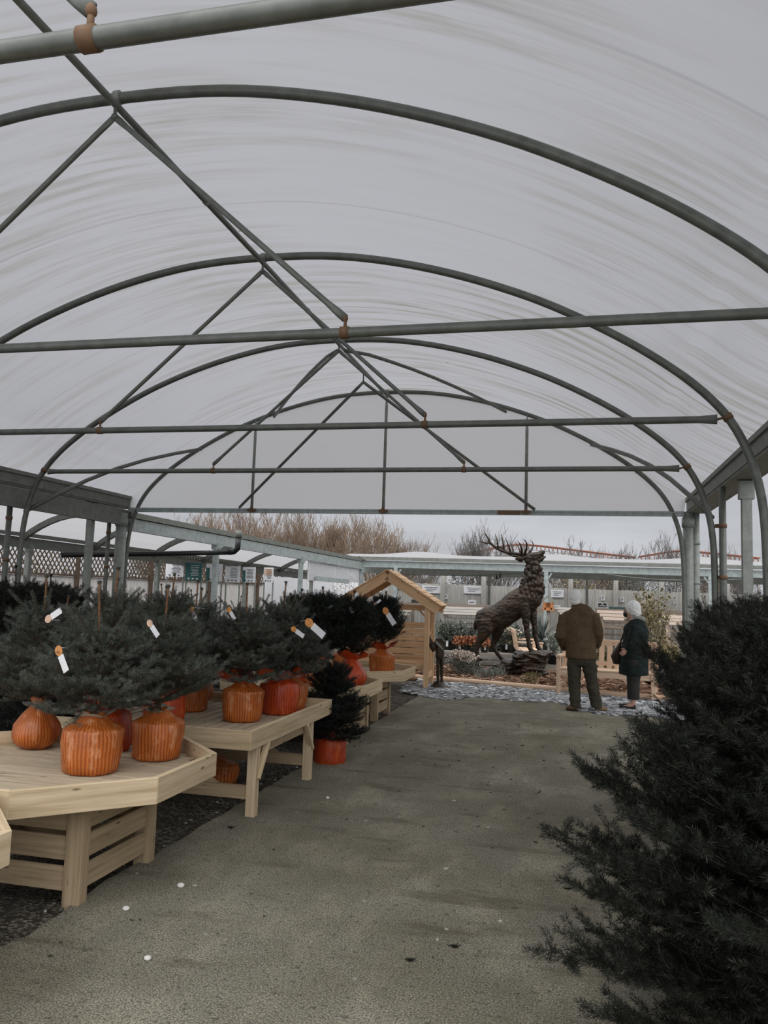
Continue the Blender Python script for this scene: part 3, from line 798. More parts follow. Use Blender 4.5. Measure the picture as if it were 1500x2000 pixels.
# ================================================================== DISPLAY TABLES
def octagon(cx, cy, af):
    s = af/2; k = s*math.tan(PI/8)
    return [(cx+s, cy-k), (cx+s, cy+k), (cx+k, cy+s), (cx-k, cy+s), (cx-s, cy+k), (cx-s, cy-k), (cx-k, cy-s), (cx+k, cy-s)]
def rim(t, O, z0, z1, th=.034):
    n = len(O); c = Vector((sum(p[0] for p in O)/n, sum(p[1] for p in O)/n, 0))
    for i in range(n):
        a = Vector((*O[i], 0)); b = Vector((*O[(i+1) % n], 0))
        ap = Vector((*O[i-1], 0)); bn = Vector((*O[(i+2) % n], 0))
        def inset(p, q, r_):
            d1 = (q-p).normalized(); d2 = (r_-q).normalized()
            n1 = Vector((-d1.y, d1.x, 0)); n2 = Vector((-d2.y, d2.x, 0)); h = (n1+n2).normalized()
            return q+h*(th/max(.3, h.dot(n1)))
        ia = inset(ap, a, b); ib = inset(a, b, bn)
        m = MB(i+int(c.y*10)); L = (b-a).length; o = m.rng.random()*40; q = m.rng.random()*40; h = z1-z0
        V = [(p.x, p.y, z) for z in (z0, z1) for p in (a, b, ib, ia)]
        F = [(0, 3, 2, 1), (4, 5, 6, 7), (0, 1, 5, 4), (1, 2, 6, 5), (2, 3, 7, 6), (3, 0, 4, 7)]
        lu = lambda l, w_: [(o, q), (o+l, q), (o+l, q+w_), (o, q+w_)]
        U = [[(o, q), (o, q+th), (o+L, q+th), (o+L, q)], lu(L, th), lu(L, h), lu(th*.3, h), lu(L, h), lu(th*.3, h)]
        m._add(V, F, U, False); m.build('rim_board', W_PINE, t, world=True, bevel=.003)
def clip_line(O, axis, v):
    out = []
    for (x0, y0), (x1, y1) in zip(O, O[1:]+O[:1]):
        a, b = (y0, y1) if axis == 'x' else (x0, x1)
        if (a-v)*(b-v) <= 0 and abs(a-b) > 1e-9:
            k = (v-a)/(b-a); out.append(x0+(x1-x0)*k if axis == 'x' else y0+(y1-y0)*k)
    return (min(out), max(out)) if len(out) > 1 else None
def deck(t, O, axis, z, seed):
    m = MB(seed); lo = min(p[1 if axis == 'x' else 0] for p in O)+.05; hi = max(p[1 if axis == 'x' else 0] for p in O)-.05
    w_ = .105; v = lo+w_/2
    while v < hi:
        c0 = clip_line(O, axis, v-w_*.48); c1 = clip_line(O, axis, v+w_*.48)
        if c0 and c1:
            a, b = max(c0[0], c1[0])+.03, min(c0[1], c1[1])-.03
            dz = m.rng.uniform(-.002, .002)
            if axis == 'x': m.beam((a, v, z-.011+dz), (b, v, z-.011+dz), w_-.021, .022)
            else: m.beam((v, a, z-.011+dz), (v, b, z-.011+dz), w_-.021, .022)
        v += w_
    m.build('deck', W_DECK, t, world=True)
ZR, ZD = .62, .535
def octa_table(cx, cy, label, legs=True, zoff=0.0, seed=1, af=1.7):
    t = thing('display_table', label, 'display table', (cx, cy, -.03), group='wooden tree display tables')
    O = octagon(cx, cy, af); rim(t, O, ZR-.135+zoff, ZR+zoff); deck(t, O, 'x', ZD+zoff, seed)
    m = MB(seed+1)
    for dx in (-.45, 0, .45): m.beam((cx+dx, cy-.6, ZD-.05), (cx+dx, cy+.6, ZD-.05), .05, .055)
    m.build('bearer', W_CRATE, t, world=True)
    bx0, bx1, by0, by1 = cx-.29-.1, cx+.485, cy-.47, cy+.21
    if legs != True: bx0, bx1, by0, by1 = legs
    for x in (bx0, bx1):
        for y in (by0, by1):
            m = MB(seed+int(x*7+y*3)); m.beam((x, y, -.03), (x, y, ZR-.14), .075, .095, up=(1, 0, 0)); m.build('post', W_CRATE, t, world=True, bevel=.003)
    for (a, b, nrm) in (((bx1, by0), (bx1, by1), (1, 0)), ((bx0, by0), (bx1, by0), (0, -1)), ((bx0, by0), (bx0, by1), (-1, 0)), ((bx0, by1), (bx1, by1), (0, 1))):
        m = MB(seed+int(a[0]*5+b[1]*9)); o = Vector((nrm[0], nrm[1], 0))*.012
        for z in (.115, .265, .41): m.beam(Vector((*a, z))+o, Vector((*b, z))+o, .02, .118)
        m.build('slat_panel', W_CRATE, t, world=True, bevel=.002)
    return t
octa_table(-3.03, 2.55, 'empty octagonal pine display table cut off at the left picture edge', seed=10)
octa_table(-2.95, 4.27, 'octagonal pale pine display table on a slatted crate base, big orange bags on it', seed=20)
octa_table(-3.03, 8.87, 'small-looking octagonal pine table on a slatted base, two rounded orange bags behind the floor tree', seed=30, legs=(-3.3, -2.42, 8.5, 9.35))
octa_table(-3.02, 10.78, 'farthest octagonal pine table, nearest the arbour seat', seed=40)
# the long table on legs
t = thing('display_table', 'rectangular pale pine display table on braced legs between the octagonal ones', 'display table', (-2.9, 6.3, -.03), group='wooden tree display tables')
OC = [(-2.2, 5.39), (-2.2, 7.30), (-4.0, 7.30), (-4.0, 5.39)]
rim(t, OC, ZR-.135, ZR); deck(t, OC, 'y', ZD, 50)
for x in (-2.25, -3.9):
    for y in (5.58, 6.80):
        m = MB(int(x*9+y*5)); m.beam((x, y, -.03), (x, y, ZR-.13), .07, .07, up=(1, 0, 0)); m.build('leg', W_CRATE if x < -3 else W_PINE, t, world=True, bevel=.003)
for y in (5.58, 6.80):
    m = MB(60); m.beam((-2.24, y, .16), (-3.9, y, .16), .045, .09); m.build('stretcher', W_CRATE, t, world=True, bevel=.002)
    m = MB(61); m.beam((-2.5, y+.03, .14), (-3.0, y+.03, ZR-.15), .03, .07); m.build('brace', W_CRATE, t, world=True)
for x, z in ((-2.26, ZR-.17), (-3.88, .3), (-3.3, .24)):
    m = MB(62); m.beam((x, 5.6, z), (x, 6.8, z), .03, .08); m.build('rail', W_CRATE, t, world=True)
for y, s in ((5.58, 1), (6.80, -1)):
    m = MB(63); m.beam((-2.215, y, ZR-.36), (-2.215, y+s*.17, ZR-.135), .025, .04, up=(1, 0, 0)); m.build('brace', W_PINE, t, world=True)

# ================================================================== CONIFERS
def basis(D):
    a = np.where(np.abs(D[:, 2:3]) < .9, np.array([[0, 0, 1.]]), np.array([[1., 0, 0]]))
    u = np.cross(D, a); u /= np.linalg.norm(u, axis=1, keepdims=True)
    return u, np.cross(u, D)
def needle_mesh(name, segs, per_m, ln, wd, lean, flat, mat, seed):
    """segs: (P, D, L, s) -> one mesh of diamond needles"""
    r = np.random.default_rng(seed)
    P = np.array([s[0] for s in segs]); D = np.array([s[1] for s in segs]); L = np.array([s[2] for s in segs]); S = np.array([s[3] for s in segs])
    D = D/np.linalg.norm(D, axis=1, keepdims=True)
    cnt = np.maximum(1, (L*per_m*S)).astype(int); idx = np.repeat(np.arange(len(L)), cnt); N = len(idx)
    U, W = basis(D)
    # W points upward-ish side of the shoot
    sgn = np.where(W[:, 2:3] < 0, -1, 1); W = W*sgn
    t = r.random(N); base = P[idx]+D[idx]*(L[idx]*t)[:, None]
    phi = r.random(N)*2*np.pi
    if flat:
        phi = np.where(r.random(N) < flat, np.where(r.random(N) < .5, 0, np.pi)+r.normal(0, .45, N)+.25*np.sign(r.random(N)-.5), phi)
    rad = U[idx]*np.cos(phi)[:, None]+W[idx]*np.sin(phi)[:, None]
    le = lean+r.normal(0, .14, N)
    d = D[idx]*np.cos(le)[:, None]+rad*np.sin(le)[:, None]
    d[:, 2] += .10; d /= np.linalg.norm(d, axis=1, keepdims=True)
    l = ln*(.7+.5*r.random(N))
    tip = base+d*l[:, None]
    sd = np.cross(d, r.normal(size=(N, 3))); sd /= np.linalg.norm(sd, axis=1, keepdims=True)+1e-9
    mid = base+d*(l*.5)[:, None]; w_ = sd*(wd/2)
    V = np.empty((N, 4, 3)); V[:, 0] = base; V[:, 1] = mid+w_; V[:, 2] = tip; V[:, 3] = mid-w_
    me = bpy.data.meshes.new(name)
    me.vertices.add(N*4); me.loops.add(N*4); me.polygons.add(N)
    me.vertices.foreach_set('co', V.astype(np.float32).ravel())
    me.loops.foreach_set('vertex_index', np.arange(N*4, dtype=np.int32))
    me.polygons.foreach_set('loop_start', np.arange(0, N*4, 4, dtype=np.int32))
    me.polygons.foreach_set('loop_total', np.full(N, 4, dtype=np.int32))
    me.update(calc_edges=True)
    sh = np.clip(.55*r.random(len(L))[idx]+.45*r.random(N), 0, 1)
    at = me.attributes.new('shade', 'FLOAT', 'POINT'); at.data.foreach_set('value', np.repeat(sh, 4).astype(np.float32))
    me.materials.append(mat); return me
def twig_mesh(name, lines, mat, n=5):
    m = MB(0)
    for pts, r0, r1 in lines:
        k = len(pts); m.tube(pts, [r0+(r1-r0)*i/(k-1) for i in range(k)], n, cap=False)
    return m.mesh(name, mat)
def conifer(seed, H, R, z0, prof, nlev, kb, e0, e1, step=.07, leader=.35, crown=5, upl=.25, sub=True, lat=.52, base_r=.016, lean=0.0, smin=.035):
    r = random.Random(seed); segs = []; lines = []
    A = lambda v: np.array(v, float)
    def grow(p, d, L, st, s, curve, wob=.06):
        pts = [Vector(p)]; n = max(2, int(round(L/st))); q = Vector(p); d = Vector(d).normalized()
        for i in range(n):
            d = (d+Vector((r.gauss(0, wob), r.gauss(0, wob), curve*st+r.gauss(0, wob*.6)))).normalized()
            segs.append((A(q), A(d), L/n*1.04, s)); q = q+d*(L/n); pts.append(q.copy())
        return pts
    ztop = H-leader
    ax = [Vector((lean*z*z, 0, z)) for z in np.linspace(0, ztop, 8)]
    lines.append((ax, base_r, base_r*.45))
    for lv in range(nlev):
        t = lv/(nlev-1); z = z0+(ztop-z0)*t**.95
        for b in range(kb + (1 if t < .5 else 0)):
            az = lv*2.4+2*PI*b/kb+r.uniform(-.3, .3); Lb = R*prof(t)*r.uniform(.82, 1.12); zz = z+r.uniform(-.5, .5)*(ztop-z0)/nlev*.8
            zz = max(.5*z0, min(zz, ztop)); el = e0+(e1-e0)*t+r.gauss(0, .10); Lb = min(Lb, max(.12, (H-leader*.55-zz)/max(.15, math.sin(el)+.12)))
            d = Vector((math.cos(az)*math.cos(el), math.sin(az)*math.cos(el), math.sin(el)))
            pts = grow((lean*zz*zz, 0, zz), d, Lb, step, .9, 1.1*(.4-t*.3)/max(R, .3))
            lines.append((pts, .0048*(.6+Lb), .0014))
            n = len(pts)
            for i in range(1, n):
                f = i/(n-1); dd = (pts[i]-pts[i-1]).normalized(); side = dd.cross(Vector((0, 0, 1)))
                if side.length < .1: side = Vector((1, 0, 0))
                side.normalize(); upv = side.cross(dd)
                Ll = Lb*lat*(1.05-f)*r.uniform(.7, 1.15)+.05
                for sg in (-1, 1):
                    ld = (dd*.72+side*sg*.66+upv*r.uniform(-.12, .3)).normalized()
                    lp = grow(pts[i], ld, Ll, step, 1.0, .5, .07)
                    lines.append((lp, .003, .0012))
                    if sub:
                        for j in range(1, len(lp)):
                            d2 = (lp[j]-lp[j-1]).normalized(); s2 = d2.cross(upv)
                            if s2.length < .1: s2 = side
                            s2.normalize(); l2 = max(smin, (Ll*(1-j/len(lp)))*.55)*r.uniform(.8, 1.2)
                            for sg2 in (-1, 1):
                                if r.random() < .7: grow(lp[j], (d2*.75+s2*sg2*.6+upv*r.uniform(-.25, .3)), l2, step, 1.0, .2, .05)
                if r.random() < upl:
                    lp = grow(pts[i], (dd*.5+upv*.7+side*r.uniform(-.4, .4)), Ll*.55, step, 1.0, .3); lines.append((lp, .0025, .001))
    top = Vector((lean*ztop*ztop, 0, ztop)); led = []
    if leader > 0:
        pts = [top]; q = top.copy(); d = Vector((r.uniform(-.1, .1), r.uniform(-.1, .1), 1)).normalized()
        for i in range(5):
            d = (d+Vector((r.gauss(0, .02), r.gauss(0, .02), .05))).normalized()
            segs.append((A(q), A(d), leader/5, .75)); q = q+d*leader/5; pts.append(q.copy())
        led.append((pts, .0078, .0052))
        for k in range(5):
            a = r.random()*6.28; segs.append((A(q-d*.02), A((math.cos(a)*.3, math.sin(a)*.3, 1)), .022, 1.2))
        for k in range(crown):
            az = 2*PI*k/crown+r.uniform(-.3, .3); el = r.uniform(.55, .95)
            d = Vector((math.cos(az)*math.cos(el), math.sin(az)*math.cos(el), math.sin(el)))
            pp = grow(top-Vector((0, 0, .01)), d, leader*r.uniform(.75, 1.0), .05, 1.9, .25, .03); lines.append((pp, .0034, .0016))
    return segs, lines, led

pr_cone = lambda t: (1-.62*t)*(.75+.25*min(1, t*5))
pr_bush = lambda t: math.sqrt(max(.05, 1-(t*.92)**2.2))*(.72+.28*min(1, t*4))
pr_spr = lambda t: (1-.72*t**1.2)*(.80+.20*min(1, t*4))
SPR = []   # table spruces: (foliage mesh, twig mesh)
for k in range(4):
    sg, ln, ld = conifer(100+k, .92+.04*k, .42, .20, pr_spr, 8, 6, .0+.03*k, .85, .085, .40-.03*k, 7, .45, lat=.52, smin=.065)
    SPR.append((needle_mesh('foliage', sg, 1500, .0205, .00145, .95, .2, M_NEED_S, k), twig_mesh('branches', ln, M_TWIG), twig_mesh('leader', ld, M_LEAD)))
YEW = []   # dark dense upright ones
for k in range(2):
    sg, ln, ld = conifer(200+k, .82, .30, .20, pr_bush, 8, 7, .45, 1.15, .075, .22, 6, .7, smin=.06)
    YEW.append((needle_mesh('foliage', sg, 1000, .022, .0019, .75, .2, M_NEED_Y, 20+k), twig_mesh('branches', ln, M_DTWIG), twig_mesh('leader', ld, M_LEAD)))
sg, ln, ld = conifer(210, .82, .36, .10, pr_cone, 9, 8, .05, .75, .06, .18, 5, .4)
SLIM = (needle_mesh('foliage', sg, 1100, .022, .0020, .8, .3, M_NEED_D, 30), twig_mesh('branches', ln, M_DTWIG), twig_mesh('leader', ld, M_LEAD))

# root-ball bags ------------------------------------------------------------
def bag_mesh(seed, R=.150, H=.275, kind='net'):
    r = random.Random(seed); o = Vector((seed*7.1, 0, 0))
    if kind == 'net': prof = [(.001, 0), (R*.84, .002), (R*.93, .015), (R*.98, H*.35), (R*1.03, H*.74), (R*1.02, H*.79), (R*.90, H*.84), (R*.66, H*.90), (R*.48, H*.98), (R*.36, H*1.06), (.02, H*1.06)]
    elif kind == 'film': prof = [(.001, 0), (R*.92, .002), (R*1.0, .02), (R*1.02, H*.4), (R*1.0, H*.78), (R*.92, H*.86), (R*.6, H*.92), (R*.36, H*.98), (R*.30, H*1.05), (.02, H*1.05)]
    else: prof = [(.001, 0), (R*.62, .004), (R*.92, H*.15), (R*1.05, H*.38), (R*.98, H*.58), (R*.70, H*.80), (R*.40, H*.98), (R*.26, H*1.10), (R*.34, H*1.25), (.02, H*1.2)]
    P = []
    for (a, b), (c, d) in zip(prof, prof[1:]): P += [(a, b), (a*.5+c*.5, b*.5+d*.5)]
    P.append(prof[-1])
    def fn(a, rr, z, i):
        q = Vector((math.cos(a)*1.2, math.sin(a)*1.2, z*5))+o
        wr = noise.noise(q*2.2)*.09+noise.noise(Vector((math.cos(a)*4, math.sin(a)*4, z*14+seed)))*.03*(1 if kind == 'net' else 2.2)
        fold = .05*math.sin(a*9+3*noise.noise(q)) * max(0, (z/H-.72))*2
        return rr*(1+wr+fold), z + (.02*noise.noise(q*1.7) if z > .05 else 0)
    m = MB(seed); m.lathe(P, 40, fn=fn); return m
def collar_mesh(seed, R, z, hgt, flare):
    r = random.Random(seed); m = MB(seed); A_ = 1.0 if flare > .06 else .35
    prof = [(R*.32, z-.02), (R*.36, z+.01), (R*.36+flare*.5, z+hgt*.55), (R*.36+flare, z+hgt)]
    def fn(a, rr, zz, i):
        k = (i/3); return rr*(1+A_*.26*k*math.sin(a*4+seed)+A_*.14*k*math.sin(a*9+seed*2)), zz+A_*(.03*k*math.sin(a*3+1.3*seed)+.012*k*math.sin(a*8))
    m.lathe(prof, 36, fn=fn); return m
BAGS = {}
for nm, sd, kd, mat in (('netA', 1, 'net', M_BAG1), ('netB', 2, 'net', M_BAG1), ('netC', 3, 'net', M_BAG1), ('filmA', 4, 'film', M_BAG2), ('filmB', 5, 'film', M_BAG2), ('sackA', 6, 'sack', M_BAG2), ('sackB', 7, 'sack', M_BAG1)):
    BAGS[nm] = bag_mesh(sd, kind=kd).mesh('root_bag', mat)
COLL = {'film': collar_mesh(1, .15, .272, .03, .045).mesh('bag_collar', M_FILM), 'bow': collar_mesh(2, .15, .27, .085, .115).mesh('bag_collar', M_BAG2), 'bow2': collar_mesh(5, .15, .28, .065, .09).mesh('bag_collar', M_BAG2)}
def label_tag(t, tip, ang, size, pic, tree_c):
    """plastic picture label hung on a twig"""
    m = MB(3); d = Vector((math.cos(ang)*.966, -math.cos(ang)*.226, math.sin(ang))); nrm = Vector((.226, .966, 0)); sd = d.cross(nrm)
    tip = Vector(tip); L = size*1.3
    m.beam(tip, tip+d*L, L*.42, .0025, up=nrm)
    o = m.build('label_tag', M_WHITE, t, world=True, label='white plastic label')
    m = MB(4); c = tip-d*L*.28
    ring = [c+d*(L*.30*math.cos(a))+sd*(L*.26*math.sin(a))-nrm*.002 for a in [2*PI*k/14 for k in range(14)]]
    n_ = len(ring); V = [tuple(q) for q in ring]+[tuple(q+nrm*.004) for q in ring]
    m._add(V, [tuple(range(n_)), tuple(range(2*n_-1, n_-1, -1))]+[(k, n_+k, n_+(k+1) % n_, (k+1) % n_) for k in range(n_)], [[(0, 0)]*n_]*2+[[(0, 0)]*4]*n_, False)
    m.build('label_picture', pic, o, world=True)
    m = MB(5); m.tube([tip-d*L*.5, (tip-d*L*.5).lerp(Vector(tree_c), .25)], .0016, 5); m.build('label_tie', M_WHITE, o, world=True)
def bag_tree(px, py, zs, foli, bag, coll, label, sc=1.0, bsc=1.0, rz=0.0, tags=(), leanxy=(0, 0), gname='orange-bagged spruces on the tables', pos=None, name='potted_spruce', cat='potted tree', zf=1.0):
    p = Vector(pos) if pos else gz(px, py, zs); p.z = zs
    p = p+Vector((-.23, .97, 0))*.13 if not pos else p
    t = thing(name, label, cat, p, 0, gname)
    b = link_mesh('root_bag', BAGS[bag], t); b.scale = (bsc, bsc, bsc); b.rotation_euler = (0, 0, rz*1.7)
    if coll:
        c = link_mesh('bag_collar', COLL[coll], b)
    hb = .27*bsc
    f = link_mesh('foliage', foli[0], t); f.location = (0, 0, hb-.14*sc); f.scale = (sc, sc, sc*zf); f.rotation_euler = (leanxy[0], leanxy[1], rz)
    ldr = link_mesh('leader', foli[2], t)
    g = link_mesh('branches', foli[1], t); g.location = f.location; g.scale = f.scale; g.rotation_euler = f.rotation_euler
    ldr.location = f.location; ldr.scale = f.scale; ldr.rotation_euler = f.rotation_euler
    for (tx, ty, dy, ang, size, pic) in tags:
        tip = gy(tx, ty, p.y-dy); label_tag(t, tip, ang, size, pic, Vector((p.x, p.y, tip.z)))
    return t
Z = ZD
bag_tree(160, 1517, Z, SPR[0], 'netA', 'film', 'big spruce in an orange net bag frontmost on the slatted octagonal table', 1.0, 1.12, .3, [(118, 1280, .40, -1.0, .075, M_TAGO), (100, 1205, .05, .5, .07, M_TAGP)])
bag_tree(293, 1489, Z, SPR[1], 'netB', 'film', 'spruce in a neat orange net bag at the right of the slatted octagonal table', .97, 1.03, 1.1, [(296, 1223, .38, -.8, .06, M_TAGP)])
bag_tree(0, 0, Z, SPR[2], 'sackB', 'film', 'spruce with a rounded orange bag at the back left of the slatted table', 1.0, .95, 2.0, pos=(-3.42, 4.72, 0))
bag_tree(0, 0, Z, SPR[3], 'filmA', 'bow', 'spruce in a plain red-orange bag behind the front trees of the slatted table', 1.0, 1.05, 2.9, pos=(-2.98, 4.83, 0))
bag_tree(467, 1412, Z, SPR[1], 'netC', 'bow', 'spruce with a wide orange bow at the front corner of the long table', 1.0, 1.10, 4.0, [(450, 1195, .15, -.9, .06, M_TAGO), (376, 1195, .1, -1.0, .07, M_TAGO)])
bag_tree(541, 1397, Z, SPR[2], 'filmB', 'bow2', 'spruce in a squat red-orange bag, second along the long table’s front', .98, 1.12, 5.0, [(610, 1222, .3, -.6, .11, M_TAGO), (578, 1232, .34, -.5, .07, M_TAGO)])
bag_tree(0, 0, Z, SPR[0], 'netB', 'film', 'spruce in a net bag topped with milky film, third along the long table’s front', .92, 1.02, 3.3, pos=(-2.52, 7.05, 0))
bag_tree(0, 0, Z, SPR[3], 'filmA', 'bow2', 'spruce in a bright red-orange bag at the near left end of the long table', 1.0, 1.0, .8, pos=(-3.12, 5.85, 0))
bag_tree(0, 0, Z, SPR[2], 'netC', None, 'spruce in a net bag mid-table behind the long table’s corner tree', 1.0, 1.0, 1.5, pos=(-3.28, 6.62, 0))
bag_tree(0, 0, Z, SPR[0], 'sackB', 'film', 'spruce in a shaded orange bag at the back of the long table', 1.02, 1.0, 5.5, pos=(-3.45, 7.05, 0))
bag_tree(0, 0, Z, SPR[1], 'filmB', None, 'spruce deepest at the back left of the long table', 1.04, 1.0, 2.4, pos=(-3.78, 6.1, 0))
g2 = 'dark orange-bagged trees on the far tables'
bag_tree(0, 0, Z, YEW[0], 'sackB', None, 'dark bushy tree in a rounded pale-streaked orange bag behind the floor tree', 1.22, 1.05, .2, [(640, 1187, .1, .4, .05, M_TAGO), (612, 1165, .1, 1.2, .07, M_TAGO), (650, 1300, .36, -.4, .05, M_TAGO)], pos=(-2.78, 8.75, 0), gname=g2, name='potted_fir')
bag_tree(0, 0, Z, YEW[1], 'sackA', 'bow2', 'dark bushy tree in a glossy orange sack tied at the neck', 1.15, 1.12, 1.2, [(690, 1170, .1, .9, .07, M_TAGO), (682, 1184, .12, -.9, .07, M_TAGP)], pos=(-2.50, 9.02, 0), gname=g2, name='potted_fir')
bag_tree(0, 0, Z, YEW[0], 'netC', 'bow2', 'dark round tree in an orange net bag at the farthest table’s front', 1.15, 1.15, 2.4, [(757, 1199, .34, -.9, .13, M_TAGO), (735, 1178, .2, .6, .06, M_TAGP)], pos=(-2.55, 10.72, 0), gname=g2, name='potted_fir')
bag_tree(0, 0, Z, YEW[1], 'netA', None, 'dark tree at the back of the farthest table', 1.15, 1.0, 4.4, pos=(-3.15, 10.95, 0), gname=g2, name='potted_fir')
bag_tree(0, 0, Z, YEW[1], 'filmA', None, 'dark tree at the back left of the octagonal table behind the floor tree', 1.2, 1.0, 5.2, pos=(-3.2, 9.2, 0), gname=g2, name='potted_fir')
bag_tree(641, 1497, -.02, SLIM, 'filmB', None, 'slim dark fir in an orange bag standing on the gravel beyond the long table', 1.08, 1.0, .9, name='potted_fir', gname=g2)
o = link_mesh('root_bag', BAGS['netB']); o.location = (-3.0, 6.5, -.03); o.scale = (1.6, 1.1, .75); tag(o, 'squat orange root bag lying in the shade under the long table', 'root bag')

# larger cut / pot trees standing on the ground ------------------------------
BIG = []
for k, (H, R, pf) in enumerate(((1.60, 1.02, lambda t: (.60+.40*math.exp(-((t-.22)/.20)**2))*(1-.22*t)), (1.76, 1.05, lambda t: .90*math.sqrt(max(.08, 1-(t*.93)**3))*(.86+.14*min(1, t*5))))):
    sg, ln, ld = conifer(300+k, H, R, .12, pf, 14, 8, -.08+.20*k, .95, .11, .34+.10*k, 9, .9, lat=.46, base_r=.035, smin=.09)
    BIG.append((needle_mesh('foliage', sg, 1300, .027, .0019, .90, .3, M_NEED_F, 40+k), twig_mesh('branches', ln, M_DTWIG), twig_mesh('leader', ld, M_DTWIG)))
def ground_tree(foli, loc, rz, label, sc=1.0, lean=(0, 0), group='dark firs on the right of the path', zf=1.0, name='fir_tree', mat=None):
    t = thing(name, label, 'tree', loc, 0, group)
    f = link_mesh('foliage', foli[0], t); g = link_mesh('branches', foli[1], t); h = link_mesh('leader', foli[2], t)
    for o in (f, g, h): o.rotation_euler = (lean[0], lean[1], rz); o.scale = (sc, sc, sc*zf)
    return t
ground_tree(BIG[0], (.86, 3.40, 0), .4, 'big dark fir nearest the camera, filling the lower right corner', 1.04, (0, -.04))
ground_tree(BIG[1], (1.24, 5.05, 0), 1.9, 'dark fir behind the nearest one, reaching out over the path', 1.0, (0, -.03))
ground_tree(BIG[1], (1.45, 6.55, 0), 3.6, 'third dark fir along the path, its shoots standing up before the right posts', 1.04)
ground_tree(BIG[0], (2.1, 4.4, 0), 5.1, 'dark fir at the right edge between the first two', 1.0)
SPB = []
for k in range(2):
    sg, ln, ld = conifer(400+k, 1.45+.15*k, .55, .18, pr_cone, 9, 7, .10, .75, .075, .38, 5, .4, base_r=.025)
    SPB.append((needle_mesh('foliage', sg, 900, .023, .0021, .85, .3, (M_NEED_D, M_NEED_S)[k], 60+k), twig_mesh('branches', ln, (M_DTWIG, M_TWIG)[k]), twig_mesh('leader', ld, M_LEAD)))
gL = 'floor-standing trees behind the tables'
for (x, y, k, sc, rz, lb) in ((-4.05, 5.55, 0, .86, .3, 'dark tree on the gravel just behind the slatted table at the left edge'), (gy(30, 1200, 7.3).x, 7.3, 3, 1.02, 1.4, 'broad dark fir at the left picture edge below the tunnel post'), (gy(95, 1200, 8.6).x, 8.6, 2, 1.08, .4, 'broad dark fir deeper at the left edge'), (-4.55, 6.55, 1, .95, 2.2, 'blue-green spruce standing left of the long table'),
        (-6.0, 11.0, 0, 1.15, 3.0, 'dark fir deep on the left beneath the gutter beam'), (-4.6, 8.6, 1, 1.02, 4.1, 'spruce with long leader behind the long table'), (-5.3, 10.6, 1, 1.0, 5.0, 'spruce left of the round end column'), (-4.2, 10.2, 0, .95, .9, 'dark tree standing behind the far tables'),
        (-6.6, 11.4, 0, 1.05, 2.7, 'dark tree at the foot of the left gutter post'), (-3.9, 12.2, 1, .9, 3.7, 'pale spruce farthest along behind the arbour side of the tables'), (-5.6, 12.9, 1, .95, 1.9, 'spruce at the tunnel mouth under the left canopy edge')):
    ground_tree(SPB[k] if k < 2 else BIG[k-2], (x, y, -.03), rz, lb, sc, group=gL, name='spruce_tree' if k == 1 else 'fir_tree')
# ================================================================== STAG STATUE
SY = 17.0
def sp(px, py, dy=0): return gy(px, py, SY+dy)
base = gy(1000, 1318, SY); base.z = .05
st = thing('stag_statue', 'life-size dark bronze stag statue roaring with head raised, standing on a bronze rock', 'statue', base)
m = MB(0); px_ = .0102
def chain(m, pts, n=14, up=(0, 1, 0)):
    """pts: (px, py, dy, radius in plane (px), radius across (px))"""
    P = [sp(a, b, dy) for a, b, dy, *_ in pts]; R = [(q[3]*px_, (q[4] if len(q) > 4 else q[3])*px_) for q in pts]
    # tube 'up' is world y so radius order is (side in the picture plane, across)
    m.tube(P, R, n, up=up)
chain(m, [(931, 1222, 0, 9, 8), (940, 1214, 0, 21, 17), (955, 1211, 0, 27, 21), (975, 1204, 0, 27, 21), (996, 1191, 0, 27, 22), (1014, 1177, 0, 28, 22), (1030, 1168, 0, 29, 20), (1044, 1160, 0, 22, 15)], 18)
chain(m, [(1022, 1186, 0, 20, 16), (1032, 1168, 0, 28, 20), (1040, 1148, 0, 25, 17), (1042, 1130, 0, 21, 14), (1042, 1112, 0, 17, 12), (1040, 1098, 0, 13, 10)], 18)
chain(m, [(1026, 1098, 0, 8, 8), (1035, 1092, 0, 12, 9), (1045, 1088, 0, 11, 8), (1055, 1083, 0, 7, 6), (1062, 1078, 0, 4.5, 5), (1065, 1077, 0, 2.5, 3)], 14)
chain(m, [(1042, 1098, 0, 7, 6), (1052, 1095, 0, 5, 5), (1061, 1090, 0, 3, 3), (1067, 1086, 0, 1.6, 2)], 12)   # lower jaw, mouth open
# hind legs: near then far
chain(m, [(948, 1212, -.12, 20, 13), (948, 1228, -.15, 17, 11), (942, 1243, -.16, 11, 8), (935, 1256, -.16, 7, 5.5), (931, 1266, -.16, 5.2, 4.5), (932, 1284, -.16, 4.2, 3.8), (933, 1298, -.16, 4.6, 4), (934, 1304, -.16, 4.2, 4), (932, 1311, -.16, 6, 5), (931, 1316, -.16, 6.5, 5)], 12)
chain(m, [(966, 1212, .13, 20, 12), (972, 1232, .15, 14, 10), (968, 1246, .16, 9, 7), (963, 1258, .16, 6, 5), (966, 1268, .16, 5, 4.4), (975, 1281, .16, 4.2, 3.8), (984, 1291, .16, 4.4, 4), (989, 1295, .16, 4.6, 4), (996, 1299, .16, 6, 5)], 12)
